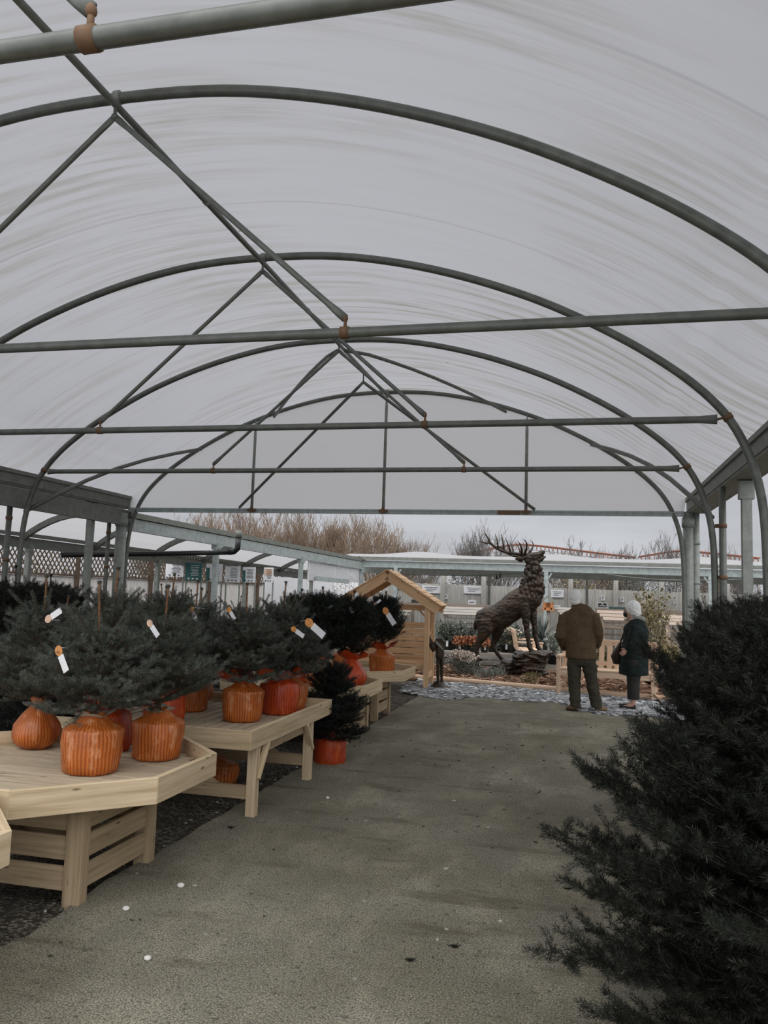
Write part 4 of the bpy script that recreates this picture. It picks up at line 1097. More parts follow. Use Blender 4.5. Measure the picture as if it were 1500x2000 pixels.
# front legs
chain(m, [(1022, 1180, -.12, 15, 10), (1026, 1200, -.13, 10, 8), (1028, 1218, -.13, 6.5, 6), (1030, 1236, -.13, 6, 5.2), (1032, 1250, -.13, 4.4, 4), (1034, 1264, -.13, 4.6, 4.2), (1039, 1272, -.13, 5, 4.6), (1044, 1279, -.13, 6, 5)], 12)
chain(m, [(1036, 1180, .12, 13, 9), (1041, 1202, .13, 8.5, 7), (1043, 1222, .13, 6, 5.4), (1045, 1240, .13, 5, 4.6), (1049, 1256, .13, 4.3, 4), (1051, 1264, .13, 4.6, 4.2), (1056, 1271, .13, 5, 4.6), (1060, 1276, .13, 5.5, 5)], 12)
chain(m, [(934, 1214, 0, 6, 5), (929, 1222, 0, 6, 5), (927, 1231, 0, 3, 3)], 10)   # tail
nb, nt_ = sp(1034, 1170), sp(1041, 1110)
def stag_disp(c):
    z = c.z+base.z; x = c.x+base.x
    neck = max(0, min(1, (z-sp(1030, 1178).z)/.25)) * max(0, min(1, (sp(1040, 1098).z-z)/.12)) * (1 if x > sp(1014, 1150).x else 0)
    v = noise.voronoi(Vector((c.x*17, c.y*17, c.z*9)), distance_metric='DISTANCE')[0][0]
    d = neck*(.045-.095*v)
    body = (1-neck)*max(0, min(1, (z-.75)/.2))
    d += body*(.020*noise.noise(Vector((c.x*4, c.y*4, c.z*6)))+.011*noise.noise(Vector((c.x*9, c.y*22, c.z*26)))+.006*noise.noise(c*40))
    return d
blob('body', m, M_BRONZE, st, .013, 3, stag_disp, world=True)
def antler(pts_list, nm='antler'):
    m = MB(1)
    for pts in pts_list:
        P = [sp(a, b, dy) for a, b, dy, r in pts]; m.tube(P, [r*px_ for *_, r in pts], 8)
    m.build(nm, M_BRONZE, st, world=True)
antler([[(1026, 1084, -.06, 3.2), (1012, 1082, -.14, 3.0), (998, 1080, -.22, 2.9), (986, 1078, -.28, 2.8), (974, 1073, -.32, 2.7), (964, 1066, -.33, 2.6), (957, 1060, -.33, 2.6), (955, 1054, -.33, 2.0), (950, 1046, -.33, 1.3), (945, 1037, -.33, .4)],
        [(957, 1060, -.33, 2.2), (950, 1061, -.35, 1.7), (942, 1059, -.36, 1.2), (934, 1057, -.37, .4)],
        [(973, 1072, -.32, 2.1), (972, 1062, -.34, 1.6), (970, 1052, -.35, 1.1), (967, 1042, -.36, .3)],
        [(997, 1079, -.22, 2.2), (995, 1070, -.25, 1.8), (991, 1060, -.27, 1.2), (986, 1049, -.28, .3)],
        [(1019, 1083, -.10, 2.2), (1019, 1072, -.18, 1.9), (1016, 1063, -.23, 1.4), (1010, 1055, -.26, .3)],
        [(1025, 1083, -.07, 2.4), (1028, 1072, -.16, 2.1), (1029, 1062, -.22, 1.6), (1026, 1056, -.24, 1.1), (1021, 1053, -.25, .3)]])
antler([[(1030, 1082, .05, 3.0), (1016, 1086, .12, 2.8), (1004, 1086, .20, 2.7), (994, 1082, .26, 2.6), (986, 1074, .30, 2.5), (979, 1069, .31, 2.3), (970, 1068, .31, 1.8), (962, 1064, .31, .9), (959, 1059, .31, .3)],
        [(984, 1072, .30, 2.1), (983, 1062, .32, 1.7), (981, 1052, .33, 1.2), (979, 1041, .34, .3)],
        [(1003, 1085, .20, 1.9), (1002, 1074, .24, 1.5), (999, 1065, .26, 1.0), (995, 1057, .28, .3)],
        [(1018, 1084, .11, 1.9), (1015, 1074, .18, 1.5), (1010, 1064, .22, 1.0), (1005, 1057, .24, .3)],
        [(1032, 1082, .05, 2.3), (1039, 1072, .14, 2.0), (1042, 1065, .19, 1.5), (1040, 1059, .22, 1.0), (1036, 1055, .23, .3)]])
for dy, a, b in ((-.12, 1006, 1092), (.12, 1012, 1096)):
    m = MB(2); P = [sp(1028, 1090, dy*.4), sp(1020, 1090.5, dy*.9), sp(a+5, b-1, dy*1.3), sp(a, b, dy*1.4)]
    m.tube(P, [(.02, .015), (.05, .02), (.045, .018), (.008, .006)], 10, up=(0, 1, 0)); m.build('ear', M_BRONZE, st, world=True)
for dy in (-.085, .085):
    m = MB(3); m.ball(sp(1042, 1086, dy), .018, 8, 6); m.build('eye', M_BLACK, st, world=True)
# layered bronze rock
m = MB(4); r = random.Random(3)
def slab(m, x0, x1, zc, th, dep, r):
    c = sp((x0+x1)/2, 1300); n = 22; a = (sp(x1, 1300).x-sp(x0, 1300).x)/2; V = []
    prof = [(.72, -1), (1.0, -.45), (1.04, .35), (.8, 1)]
    ph = r.uniform(0, 9)
    for f, h in prof:
        for k in range(n):
            an = 2*PI*k/n; q = 1+.10*noise.noise(Vector((math.cos(an)*1.5+ph, math.sin(an)*1.5, ph)))+.07*math.sin(an*5+ph)
            V.append((c.x+a*f*q*math.cos(an), SY+dep*f*q*math.sin(an), zc+th*h*.5+.02*math.sin(an*3+ph)))
    F = [tuple(range(n-1, -1, -1)), tuple(range(3*n, 4*n))]
    for i in range(3):
        for k in range(n): F.append((i*n+k, i*n+(k+1) % n, (i+1)*n+(k+1) % n, (i+1)*n+k))
    m._add(V, F, [[(0, 0)]*len(f) for f in F], True)
lay = [(1000, 1068, .08, .13, .42), (998, 1066, .16, .10, .40), (1004, 1066, .22, .09, .41), (1000, 1064, .28, .09, .38), (1003, 1068, .35, .10, .40), (1000, 1070, .42, .08, .40), (1006, 1076, .48, .07, .36), (1030, 1080, .515, .05, .2)]
for a, b, z, th, dp in lay: slab(m, a, b, z, th, dp, r)
for a, b, z, th, dp in ((950, 1010, .08, .18, .42), (962, 1012, .19, .13, .38), (978, 1010, .28, .12, .34), (918, 978, .05, .12, .38), (912, 955, .04, .07, .26)): slab(m, a, b, z, th, dp, r)
blob('rock_base', m, M_BRONZE, st, .016, 2, lambda c: .012*noise.noise(Vector((c.x*5, c.y*5, c.z*40)))*2+.010*noise.noise(c*22), world=True)

# ================================================================== PEOPLE
M_SKIN = m_plain('skin', (.52, .30, .22), .55, var=.08)
def m_fabric(name, a, b, sc=60, rough=.95, bs=.35):
    t = NT(name); v = t.coord(); n1 = t.noise(v, sc, 3, .7); n2 = t.noise(v, 6, 3)
    c = t.mix(t.ramp(n2, [(.35, .45), (.65, 0)]), t.ramp(n1, [(.3, a), (.7, b)]), [q*.7 for q in a])
    return t.done(t.bsdf(c, rough, bump=n1, bstr=bs, bdist=.006, spec=.15))
M_FLEECE = m_fabric('brown_fleece', (.074, .049, .028), (.138, .094, .057))
M_TROU = m_fabric('olive_trousers', (.040, .037, .026), (.070, .064, .047), 90)
M_GREENJ = m_fabric('dark_green_fabric', (.009, .016, .0145), (.015, .025, .022), 30, .7)
M_HAIR = m_fabric('white_hair', (.80, .79, .76), (.94, .93, .91), 120, .7, .8)
M_SHOE = m_fabric('brown_leather', (.15, .095, .055), (.25, .165, .10), 40, .6)
M_SOLE = m_plain('dark_sole', (.02, .018, .016), .8)
M_BAGL = m_fabric('dark_brown_leather', (.028, .018, .013), (.05, .034, .025), 40, .5)
def hand(m, wrist, d, pn, thumb):
    """palm plus five bent fingers; d: along hand, pn: palm normal (curl side), thumb: side of the thumb"""
    d = Vector(d).normalized(); pn = Vector(pn).normalized(); s = Vector(thumb).normalized(); w = Vector(wrist)
    m.tube([w, w+d*.03, w+d*.085], [(.022, .026), (.017, .040), (.014, .042)], 10, up=s)
    for k, (o, L) in enumerate(((.030, .070), (.010, .080), (-.011, .074), (-.031, .058))):
        a = w+d*.075+s*o; b = a+(d*.8+pn*.35).normalized()*L*.5; c = b+(d*.3+pn*.9).normalized()*L*.32; e_ = c+(pn*.95-d*.2).normalized()*L*.26
        m.tube([a-d*.015, a, b, c, e_], [.0095, .0095, .0085, .008, .0065], 8)
    a = w+d*.025+s*.030; b = a+(d*.6+s*.75).normalized()*.035; c = b+(d*.9+pn*.4).normalized()*.030
    m.tube([w+d*.015+s*.01, a, b, c], [.013, .0125, .0105, .0085], 8)
def face(t, m, hc, f, up=(0, 0, 1)):
    """head with jaw, nose, ears in m; eyes and mouth as small children meshes"""
    hc = Vector(hc); f = Vector(f).normalized(); u = Vector(up); s = f.cross(u).normalized(); R3 = Matrix((s, f, u)).transposed()
    m.ball(hc, (.076, .096, .112), 16, 12, R3); m.ball(hc+f*.028-u*.062, (.058, .066, .062), 14, 10, R3)
    m.tube([hc+f*.088+u*.012, hc+f*.105-u*.018, hc+f*.112-u*.032, hc+f*.09-u*.042], [.010, .013, .016, .010], 8)
    for sg in (-1, 1): m.ball(hc+s*sg*.080-f*.004-u*.012, (.012, .022, .034), 10, 8, R3)
    m.tube([hc-u*.06-f*.01, hc-u*.13-f*.022, hc-u*.19-f*.035], [(.058, .06), (.055, .058), (.075, .07)], 12)
    for sg in (-1, 1):
        e_ = MB(1); e_.ball(hc+s*sg*.031+f*.086+u*.005, .011, 8, 6); e_.build('eye', M_BLACK, t, world=True)
    return s, u
# --- man in the brown fleece, seen from behind
PYm = 12.3
mp_ = lambda px, py, dy=0: gy(px, py, PYm+dy)
mb_ = gz(1143, 1390); man = thing('person', 'white-haired person in a brown fleece jacket and dark trousers seen from behind', 'person', (mb_.x, PYm, 0))
m = MB(0); hc = mp_(1125.5, 1168); f = Vector((.25, .95, .02))
face(man, m, hc, f)
SH = [mp_(1103, 1203), mp_(1158, 1201)]; EL = [mp_(1094, 1243, -.02), mp_(1170, 1238, -.02)]; WR = [mp_(1104, 1266, .15), mp_(1164, 1262, .15)]
HP = [mp_(1121, 1294), mp_(1150, 1294)]; KN = [mp_(1122, 1337, .02), mp_(1157, 1336, .03)]; AN = [mp_(1123.5, 1381, 0), mp_(1165.5, 1379, .02)]
AN[0].z = .09; AN[1].z = .09
m.tube([mp_(1131, 1190), mp_(1131, 1205), mp_(1132, 1235), mp_(1134, 1265), mp_(1135.5, 1290), mp_(1136, 1298)], [(.07, .06), (.185, .09), (.17, .10), (.155, .10), (.165, .10), (.12, .09)], 16, up=(0, 1, 0))
for i, sg in ((0, -1), (1, 1)):
    m.tube([SH[i], SH[i].lerp(EL[i], .5), EL[i], EL[i].lerp(WR[i], .5), WR[i]], [.05, .045, .038, .034, .025], 10)
    hand(m, WR[i], Vector((-sg*.55, .55, -.6)), Vector((-sg*.6, -.4, -.2)), Vector((0, .7, .6)))
    m.tube([HP[i], HP[i].lerp(KN[i], .5), KN[i], KN[i].lerp(AN[i], .4), AN[i]], [.085, .072, .052, .052, .036], 10)
    m.tube([AN[i], AN[i]+Vector((sg*.05, .03, -.04)), AN[i]+Vector((sg*.13, .06, -.06))], [.035, .036, .025], 10)
blob('body', m, M_SKIN, man, .009, 3, world=True)
def wrinkle(sc, amp): return lambda c: amp*noise.noise(Vector((c.x*sc, c.y*sc, c.z*sc*1.3)))+amp*.5*noise.noise(Vector((c.x*sc*2.3+5, c.y*sc*2, c.z*sc*3)))
m = MB(1)
m.tube([mp_(1127.5, 1183.5), mp_(1129, 1187.5), mp_(1130, 1192), mp_(1130.5, 1198), mp_(1131, 1208), mp_(1132, 1230), mp_(1134, 1255), mp_(1135, 1275), mp_(1135, 1287)], [(.105, .10), (.155, .115), (.20, .12), (.236, .125), (.242, .13), (.225, .14), (.215, .145), (.218, .15), (.222, .152)], 22, up=(0, 1, 0))
for i in (0, 1):
    m.tube([SH[i]+Vector((0, 0, .005)), SH[i].lerp(EL[i], .5), EL[i], EL[i].lerp(WR[i], .5), WR[i]+Vector((0, .02, 0))], [.086, .085, .078, .068, .062], 14)
jk = blob('jacket', m, M_FLEECE, man, .014, 4, wrinkle(7, .012), world=True)
m = MB(2); m.tube([mp_(1126.5, 1180, -.005), mp_(1127.5, 1184, -.005), mp_(1129, 1190)], [(.080, .083), (.090, .09), (.115, .10)], 18, up=(0, 1, 0), cap=False)
m.tube([mp_(1126.5, 1180, .0), mp_(1128, 1189, .0)], [(.074, .077), (.08, .085)], 18, up=(0, 1, 0), cap=False); m.build('collar', M_FLEECE, jk, world=True)
m = MB(3)
m.tube([mp_(1135, 1280), mp_(1135.5, 1292), mp_(1136, 1300)], [(.19, .125), (.195, .13), (.15, .11)], 18, up=(0, 1, 0))
for i in (0, 1):
    m.tube([HP[i]+Vector((0, 0, .04)), HP[i].lerp(KN[i], .3), KN[i], KN[i].lerp(AN[i], .5), AN[i]+Vector((0, 0, .01)), AN[i]+Vector((0, 0, -.03))], [.105, .10, .086, .082, .078, .08], 14)
blob('trousers', m, M_TROU, man, .013, 3, wrinkle(11, .014), world=True)
for i, (tx, hx) in enumerate(((1106, 1128), (1186, 1161))):
    a = gz(hx, 1390); b = gz(tx, 1391); a.y = PYm+(.02 if i else -.02); b.y = a.y+.05; a.z = b.z = .055
    m = MB(4); m.tube([a+Vector((0, 0, .01)), a.lerp(b, .15)+Vector((0, 0, .015)), a.lerp(b, .5), a.lerp(b, .85)-Vector((0, 0, .008)), b-Vector((0, 0, .012))], [(.030, .03), (.045, .046), (.046, .042), (.044, .030), (.02, .014)], 12)
    sh = m.build('shoe', M_SHOE, man, world=True)
    m = MB(5); m.tube([a-Vector((0, 0, .042)), a.lerp(b, .5)-Vector((0, 0, .042)), b-Vector((0, 0, .042))], [(.040, .012), (.046, .012), (.03, .012)], 10); m.build('sole', M_SOLE, sh, world=True)
s_ = f.cross(Vector((0, 0, 1))).normalized(); R3 = Matrix((s_, f.normalized(), Vector((0, 0, 1)))).transposed()
m = MB(6); m.ball(hc-f*.020+Vector((0, 0, .014)), (.097, .104, .113), 18, 14, R3); m.ball(hc-f*.050-Vector((0, 0, .050)), (.080, .062, .06), 14, 10, R3)
blob('hair', m, M_HAIR, man, .008, 3, lambda c: .004*noise.noise(c*70), world=True)
# --- woman in the dark green coat, facing left
PYw = 12.9
wp = lambda px, py, dy=0: gy(px, py, PYw+dy)
wb = gz(1237, 1373); wom = thing('person', 'person with curly white hair, dark face mask and dark green coat beside the firs', 'person', (wb.x, PYw, 0))
m = MB(10); hc = wp(1232.5, 1192); f = Vector((-.93, .36, -.06))
face(wom, m, hc, f)
m.tube([wp(1239, 1212), wp(1241, 1230), wp(1240, 1258), wp(1238, 1285), wp(1237, 1292)], [(.12, .10), (.15, .16), (.135, .15), (.14, .16), (.11, .12)], 14, up=(0, 1, 0))
WS = [wp(1240, 1222, -.17), wp(1238, 1222, .17)]; WE = [wp(1236, 1250, -.20), wp(1232, 1250, .2)]; WW = [wp(1225, 1268, -.15), wp(1218, 1268, .16)]
for i, sg in ((0, -1), (1, 1)):
    m.tube([WS[i], WS[i].lerp(WE[i], .5), WE[i], WE[i].lerp(WW[i], .5), WW[i]], [.045, .04, .034, .03, .023], 10)
    hand(m, WW[i], Vector((-.7, 0, -.7)), Vector((-.3, -sg*.8, -.2)), Vector((-.6, 0, .7)))
    h_ = wp(1238, 1290, sg*.09); k_ = wp(1237, 1330, sg*.1); a_ = Vector((k_.x, k_.y, .08))
    m.tube([h_, h_.lerp(k_, .5), k_, k_.lerp(a_, .4), a_], [.08, .068, .05, .05, .035], 10)
    m.tube([a_, a_+Vector((-.06, .02, -.03)), a_+Vector((-.15, .05, -.05))], [.035, .035, .024], 10)
blob('body', m, M_SKIN, wom, .009, 3, world=True)
m = MB(11)
m.tube([wp(1237, 1209), wp(1240, 1217), wp(1242, 1230), wp(1241, 1255), wp(1239, 1280), wp(1238, 1305), wp(1238, 1318)], [(.085, .09), (.15, .15), (.185, .20), (.185, .20), (.20, .21), (.215, .22), (.22, .22)], 20, up=(0, 1, 0))
for i in (0, 1): m.tube([WS[i], WS[i].lerp(WE[i], .5), WE[i], WE[i].lerp(WW[i], .6), WW[i]], [.08, .078, .07, .06, .055], 12)
ct = blob('coat', m, M_GREENJ, wom, .014, 4, wrinkle(8, .012), world=True)
m = MB(12); P = [wp(1224, 1212), wp(1230, 1208), wp(1240, 1207, -.06), wp(1250, 1207, -.03), wp(1257, 1212)]; m.tube(P, [.02, .03, .035, .045, .05], 10)
m.build('hood', m_fabric('grey_lining', (.22, .22, .20), (.36, .36, .33), 50), ct, world=True)
m = MB(13)
for sg in (-1, 1): m.tube([wp(1238, 1288, sg*.09), wp(1238, 1310, sg*.10), wp(1237, 1330, sg*.1), wp(1237, 1366, sg*.1)], [.13, .115, .095, .09], 14)
blob('trousers', m, M_SOLE, wom, .014, 2, world=True)
for sg in (-1, 1):
    a = Vector((wp(1240, 1372).x, PYw+sg*.1, .04)); m = MB(14); m.tube([a, a+Vector((-.1, .03, 0)), a+Vector((-.22, .07, -.012))], [(.042, .035), (.042, .034), (.025, .018)], 10); m.build('shoe', M_SOLE, wom, world=True)
s_ = f.cross(Vector((0, 0, 1))).normalized(); R3 = Matrix((s_, f.normalized(), Vector((0, 0, 1)))).transposed()
m = MB(15); m.ball(hc-f*.035+Vector((0, 0, .03)), (.116, .116, .122), 18, 14, R3); m.ball(hc-f*.070-Vector((0, 0, .03)), (.105, .085, .09), 14, 10, R3)
blob('hair', m, M_HAIR, wom, .009, 2, lambda c: .018*(.35-noise.voronoi(c*38)[0][0]), world=True)
m = MB(16); m.ball(hc+f*.060-Vector((0, 0, .055)), (.062, .060, .056), 14, 10, R3); m.build('face_mask', M_BLACK, wom, world=True)
hb = wp(1205, 1278, .12); t = thing('handbag', 'dark brown slouchy shoulder bag hanging at the side of the person in the green coat', 'bag', hb)
m = MB(17); m.tube([wp(1211, 1256, .12), wp(1208, 1268, .12), wp(1204, 1282, .12), wp(1206, 1293, .12), wp(1211, 1296, .12)], [(.02, .04), (.05, .10), (.085, .13), (.07, .12), (.02, .06)], 14, up=(0, 1, 0)); m.build('bag_body', M_BAGL, t, world=True)
m = MB(18); m.tube([wp(1211, 1257, .16), wp(1219, 1235, .22), wp(1236, 1216, .22), wp(1243, 1218, .1), wp(1230, 1240, .0), wp(1213, 1258, .06)], .012, 8); m.build('strap', M_BAGL, t, world=True)

# ================================================================== ARBOUR SEAT
ab = Vector((-2.55, 14.03, 0)); t = thing('arbour_seat', 'new orange-toned pine arbour seat with pitched roof and slatted back', 'arbour', ab, .06)
Wd, Dp, Hp = 1.44, .80, 1.42
for x in (0, -Wd):
    for y in (0, Dp): m = MB(int(x*3+y*7)); m.box((x, y, Hp/2), (.082, .082, Hp)); m.build('post', W_ARB, t, bevel=.004)
ax_, az_ = -Wd/2, 1.93
for y, nm in ((-.06, 'barge_board'), (Dp+.06, 'barge_board')):
    for sg in (-1, 1):
        m = MB(3+sg); m.beam((ax_, y, az_), (ax_+sg*.92, y, az_-.575), .045, .17, up=(sg*.53, 0, .85)); m.build(nm, W_ARB, t, bevel=.003)
for sg in (-1, 1):
    m = MB(5)
    for k in range(8):
        f0 = (k+.5)/8; c = Vector((ax_+sg*.98*f0, Dp/2, az_+.10-.61*f0))
        m.beam(c-Vector((0, .52, 0)), c+Vector((0, .52, 0)), .128, .016, up=(sg*.53, 0, .85))
    m.build('roof_slope', W_ARB, t, bevel=.002)
m = MB(6)
for z in (1.37,): m.beam((-Wd, Dp, z), (0, Dp, z), .04, .10); m.beam((0, 0, z), (0, Dp, z), .04, .10); m.beam((-Wd, 0, z), (-Wd, Dp, z), .04, .10)
m.build('rail', W_ARB, t)
m = MB(7)
for k in range(6): m.beam((-Wd, Dp-.05-.02*(5-k)*.0, .46+.118*k), (0, Dp-.05, .46+.118*k), .02, .105)
m.build('slatted_back', W_ARB, t, bevel=.002)
m = MB(8)
for k in range(5): m.beam((-Wd, .12+.125*k, .42), (0, .12+.125*k, .42), .11, .022)
m.beam((-Wd, .07, .36), (0, .07, .36), .025, .09); m.build('seat', W_ARB, t, bevel=.002)
for x in (0, -Wd):
    m = MB(9)
    for k in range(5): m.box((x, .13+.135*k, .45), (.022, .05, .55))
    m.box((x, Dp/2, .74), (.05, Dp, .05)); m.box((x, Dp/2, .20), (.04, Dp, .10)); m.build('side_panel', W_ARB, t)
    for y0, sg in ((.02, 1), (Dp-.02, -1)):
        m = MB(10); P = [Vector((x, y0+sg*(Dp/2-.02)*(1-math.cos(a))*.98, .80+.55*math.sin(a))) for a in [k*PI/16 for k in range(9)]]
        for a, b in zip(P, P[1:]): m.beam(a, b, .03, .05, up=(1, 0, 0))
        m.build('arch_brace', W_ARB, t)
for sg in (0, 1):
    m = MB(11); x = -sg*Wd; d = -1 if not sg else 1
    m.beam((x, Dp-.02, 1.08), (x+d*.26, Dp-.02, 1.34), .03, .06, up=(0, 1, 0)); m.build('corner_brace', W_ARB, t)
# timber edging of the bed
for k, ((xa, ya), (xb_, yb_)) in enumerate(zip(EDGE, EDGE[1:])):
    a, b = Vector((xa, ya, .03)), Vector((xb_, yb_, .03)); m = MB(k); n = max(8, int((b-a).length/.035))
    P = [a.lerp(b, i/n) for i in range(n+1)]; m.tube(P, [(.052, .055+.006*(i % 2)) for i in range(n+1)], 12)
    o = m.build('bed_edging', W_BENCH); tag(o, ['ridged timber edging behind the arbour, leftmost length', 'ridged timber edging length running under the arbour posts', 'ridged timber edging in front of the stag, left of the bench', 'ridged timber edging length behind the brown-jacketed person', 'ridged timber edging hidden beyond the firs, rightmost length'][k], 'edging', 'timber bed edging')

# ================================================================== BENCH
def bench(loc, rz, label):
    t = thing('garden_bench', label, 'bench', loc, rz, 'garden benches'); L = 1.55
    for x in (0, L):
        m = MB(int(x*3)); m.beam((x, 0, 0), (x, 0, .62), .068, .068, up=(0, 1, 0)); m.build('front_leg', W_BENCH, t, bevel=.003)
        m = MB(int(x*3)+1); m.beam((x, .52, 0), (x, .50, .42), .068, .06, up=(0, 1, 0)); m.beam((x, .50, .40), (x, .60, .90), .068, .05, up=(0, 1, 0)); m.build('back_leg', W_BENCH, t, bevel=.003)
        m = MB(int(x*3)+2); m.beam((x, -.06, .64), (x, .56, .64), .09, .034); m.build('armrest', W_BENCH, t, bevel=.003)
        m = MB(int(x*3)+3); m.beam((x, 0, .14), (x, .5, .14), .04, .06); m.build('side_rail', W_BENCH, t)
    m = MB(5)
    for k in range(5): m.beam((0, .02+.105*k, .43), (L, .02+.105*k, .43), .092, .024)
    m.build('seat', W_BENCH, t, bevel=.002)
    m = MB(6); m.beam((.03, 0, .365), (L-.03, 0, .365), .03, .10); m.build('apron', W_BENCH, t)
    m = MB(7); m.beam((0, .60, .88), (L, .60, .88), .035, .095); m.build('top_rail', W_BENCH, t, bevel=.003)
    m = MB(8); m.beam((0, .53, .52), (L, .53, .52), .035, .07); m.build('lower_rail', W_BENCH, t)
    m = MB(9)
    for k in range(11): x = .10+k*(L-.2)/10; m.beam((x, .51, .44), (x, .60, .86), .088, .018, up=(0, 1, -.2))
    m.build('back_slats', W_BENCH, t)
    return t
b1 = bench((-.31, 14.40, 0), -.17, 'pale timber garden bench behind the brown-jacketed person')
copy_tree(b1, (-.80, 18.8, -.03), 1.72, 'timber garden bench set at an angle behind the stag statue')

# ================================================================== BIRD STATUE
bs = gz(858, 1344); t = thing('bird_statue', 'dark metal heron-like bird statue with pale beak beside the arbour post', 'statue', bs)
bp = lambda px, py, dy=0: gy(px, py, bs.y+dy)
m = MB(0); m.tube([bp(858, 1249), bp(858, 1258), bp(859, 1268), bp(859, 1280), bp(859, 1288)], [(.03, .03), (.065, .07), (.075, .08), (.075, .085), (.06, .07)], 14, up=(0, 1, 0))
for s in (-1, 1): m.tube([bp(859+s*3, 1285, s*.03), bp(859+s*3.6, 1305, s*.035), bp(859+s*3.4, 1338, s*.035)], [.035, .03, .024], 10)
m.tube([bp(846, 1270), bp(850, 1258), bp(855, 1250), bp(862, 1250), bp(867, 1256)], [.03, .035, .04, .04, .03], 10)
m.tube([bp(849, 1271, -.01), bp(844, 1262, -.02), bp(839, 1249, -.02), bp(835.5, 1236, -.02)], [(.05, .03), (.055, .022), (.04, .015), (.008, .006)], 10, up=(0, 1, 0))
blob('body', m, M_BRONZE, t, .008, 2, lambda c: .006*noise.noise(Vector((c.x*40, c.y*40, c.z*9))), world=True)
m = MB(1); m.tube([bp(851, 1253, -.06), bp(858, 1261, -.07), bp(867, 1271, -.07)], [.022, .018, .006], 10); m.build('beak', M_POST, t, world=True, label='pale grey beak')
m = MB(2); m.ball(bp(858, 1342), (.16, .14, .05), 18, 8); m.ball(bp(856, 1337), (.10, .10, .06), 14, 8); blob('base', m, M_BRONZE, t, .010, 2, lambda c: .015*noise.noise(c*17), world=True)
# ================================================================== LEAFY PLANTS
def bush_mesh(name, n, rx, ry, rz, zc, leaf, mat, seed, shell=.55, up=.3, asp=.5, lumps=5):
    r = np.random.default_rng(seed)
    cen = r.normal(size=(lumps, 3))*np.array([rx, ry, rz])*.42; k = r.integers(0, lumps, n)
    d = r.normal(size=(n, 3)); d /= np.linalg.norm(d, axis=1, keepdims=True)
    rad = shell+(1-shell)*r.random(n)**.6
    p = cen[k]+d*np.array([rx, ry, rz])*(rad*.68)[:, None]; p[:, 2] = np.maximum(p[:, 2]+zc, .01+.03*r.random(n))
    nd = d*.7+r.normal(size=(n, 3))*.55; nd[:, 2] += up; nd /= np.linalg.norm(nd, axis=1, keepdims=True)
    sd = np.cross(nd, r.normal(size=(n, 3))); sd /= np.linalg.norm(sd, axis=1, keepdims=True)+1e-9
    l = leaf*(.6+.8*r.random(n)); w_ = l*asp*.5
    V = np.empty((n, 4, 3)); V[:, 0] = p; V[:, 1] = p+nd*(l*.5)[:, None]+sd*w_[:, None]; V[:, 2] = p+nd*l[:, None]; V[:, 3] = p+nd*(l*.5)[:, None]-sd*w_[:, None]
    me = bpy.data.meshes.new(name); me.vertices.add(n*4); me.loops.add(n*4); me.polygons.add(n)
    me.vertices.foreach_set('co', V.astype(np.float32).ravel()); me.loops.foreach_set('vertex_index', np.arange(n*4, dtype=np.int32))
    me.polygons.foreach_set('loop_start', np.arange(0, n*4, 4, dtype=np.int32)); me.polygons.foreach_set('loop_total', np.full(n, 4, dtype=np.int32))
    me.update(calc_edges=True); at = me.attributes.new('shade', 'FLOAT', 'POINT'); at.data.foreach_set('value', np.repeat(r.random(n), 4).astype(np.float32))
    me.materials.append(mat); return me
L_GREY = m_leaf('grey_green_leaf', (.09, .105, .085), (.25, .27, .23), (.42, .43, .38), .7)
L_GREEN = m_leaf('mid_green_leaf', (.028, .040, .028), (.10, .125, .085), (.22, .24, .18), .6)
L_DARK = m_leaf('dark_green_leaf', (.010, .015, .012), (.035, .045, .034), (.08, .09, .07), .55)
L_ORNG = m_leaf('rust_leaf', (.20, .07, .035), (.46, .19, .09), (.62, .36, .22), .6)
L_PALE = m_leaf('cream_flower', (.40, .34, .28), (.66, .58, .50), (.76, .70, .64), .7)
L_OLIV = m_leaf('olive_gold_leaf', (.085, .072, .028), (.27, .22, .10), (.46, .40, .24), .6)
L_BROWN = m_leaf('brown_beech_leaf', (.10, .062, .034), (.27, .175, .10), (.38, .29, .19), .8)
M_POTD = m_plain('grey_green_pot', (.055, .062, .055), .5)
M_POTB = m_plain('black_pot', (.018, .019, .018), .45)
def stems(h, n, r0, seed, spread=.1, z0=0):
    r = random.Random(seed); m = MB(seed)
    for k in range(n):
        a = r.random()*6.28; P = [Vector((0, 0, z0))]
        for j in range(1, 5): P.append(Vector((math.cos(a)*spread*(j/4)**1.4+r.gauss(0, .01), math.sin(a)*spread*(j/4)**1.4+r.gauss(0, .01), z0+(h-z0)*j/4)))
        m.tube(P, [r0*(1-.18*j) for j in range(5)], 5, cap=False)
    return m.mesh('stems', M_DTWIG)
def pot_mesh(r, h, mat):
    m = MB(1); m.lathe([(.001, 0), (r*.74, 0), (r*.97, h*.86), (r*1.06, h*.86), (r*1.06, h), (r*.93, h), (r*.92, h*.9), (.001, h*.9)], 18); return m.mesh('pot', mat)
PT = {'g': pot_mesh(.12, .22, M_POTD), 'b': pot_mesh(.12, .20, M_POTB)}
PL = {'grey': bush_mesh('foliage', 900, .20, .20, .24, .44, .045, L_GREY, 1), 'green': bush_mesh('foliage', 900, .20, .20, .20, .40, .05, L_GREEN, 2),
      'dark': bush_mesh('foliage', 1000, .17, .17, .22, .42, .06, L_DARK, 3, up=.9, asp=.2), 'rust': bush_mesh('foliage', 420, .17, .17, .09, .27, .07, L_ORNG, 4, asp=.8),
      'flower': bush_mesh('foliage', 700, .18, .18, .16, .38, .04, L_GREEN, 5), 'oliv': bush_mesh('foliage', 800, .18, .18, .22, .40, .05, L_OLIV, 6)}
FL = bush_mesh('flowers', 260, .19, .19, .10, .50, .035, L_PALE, 7, asp=.9)
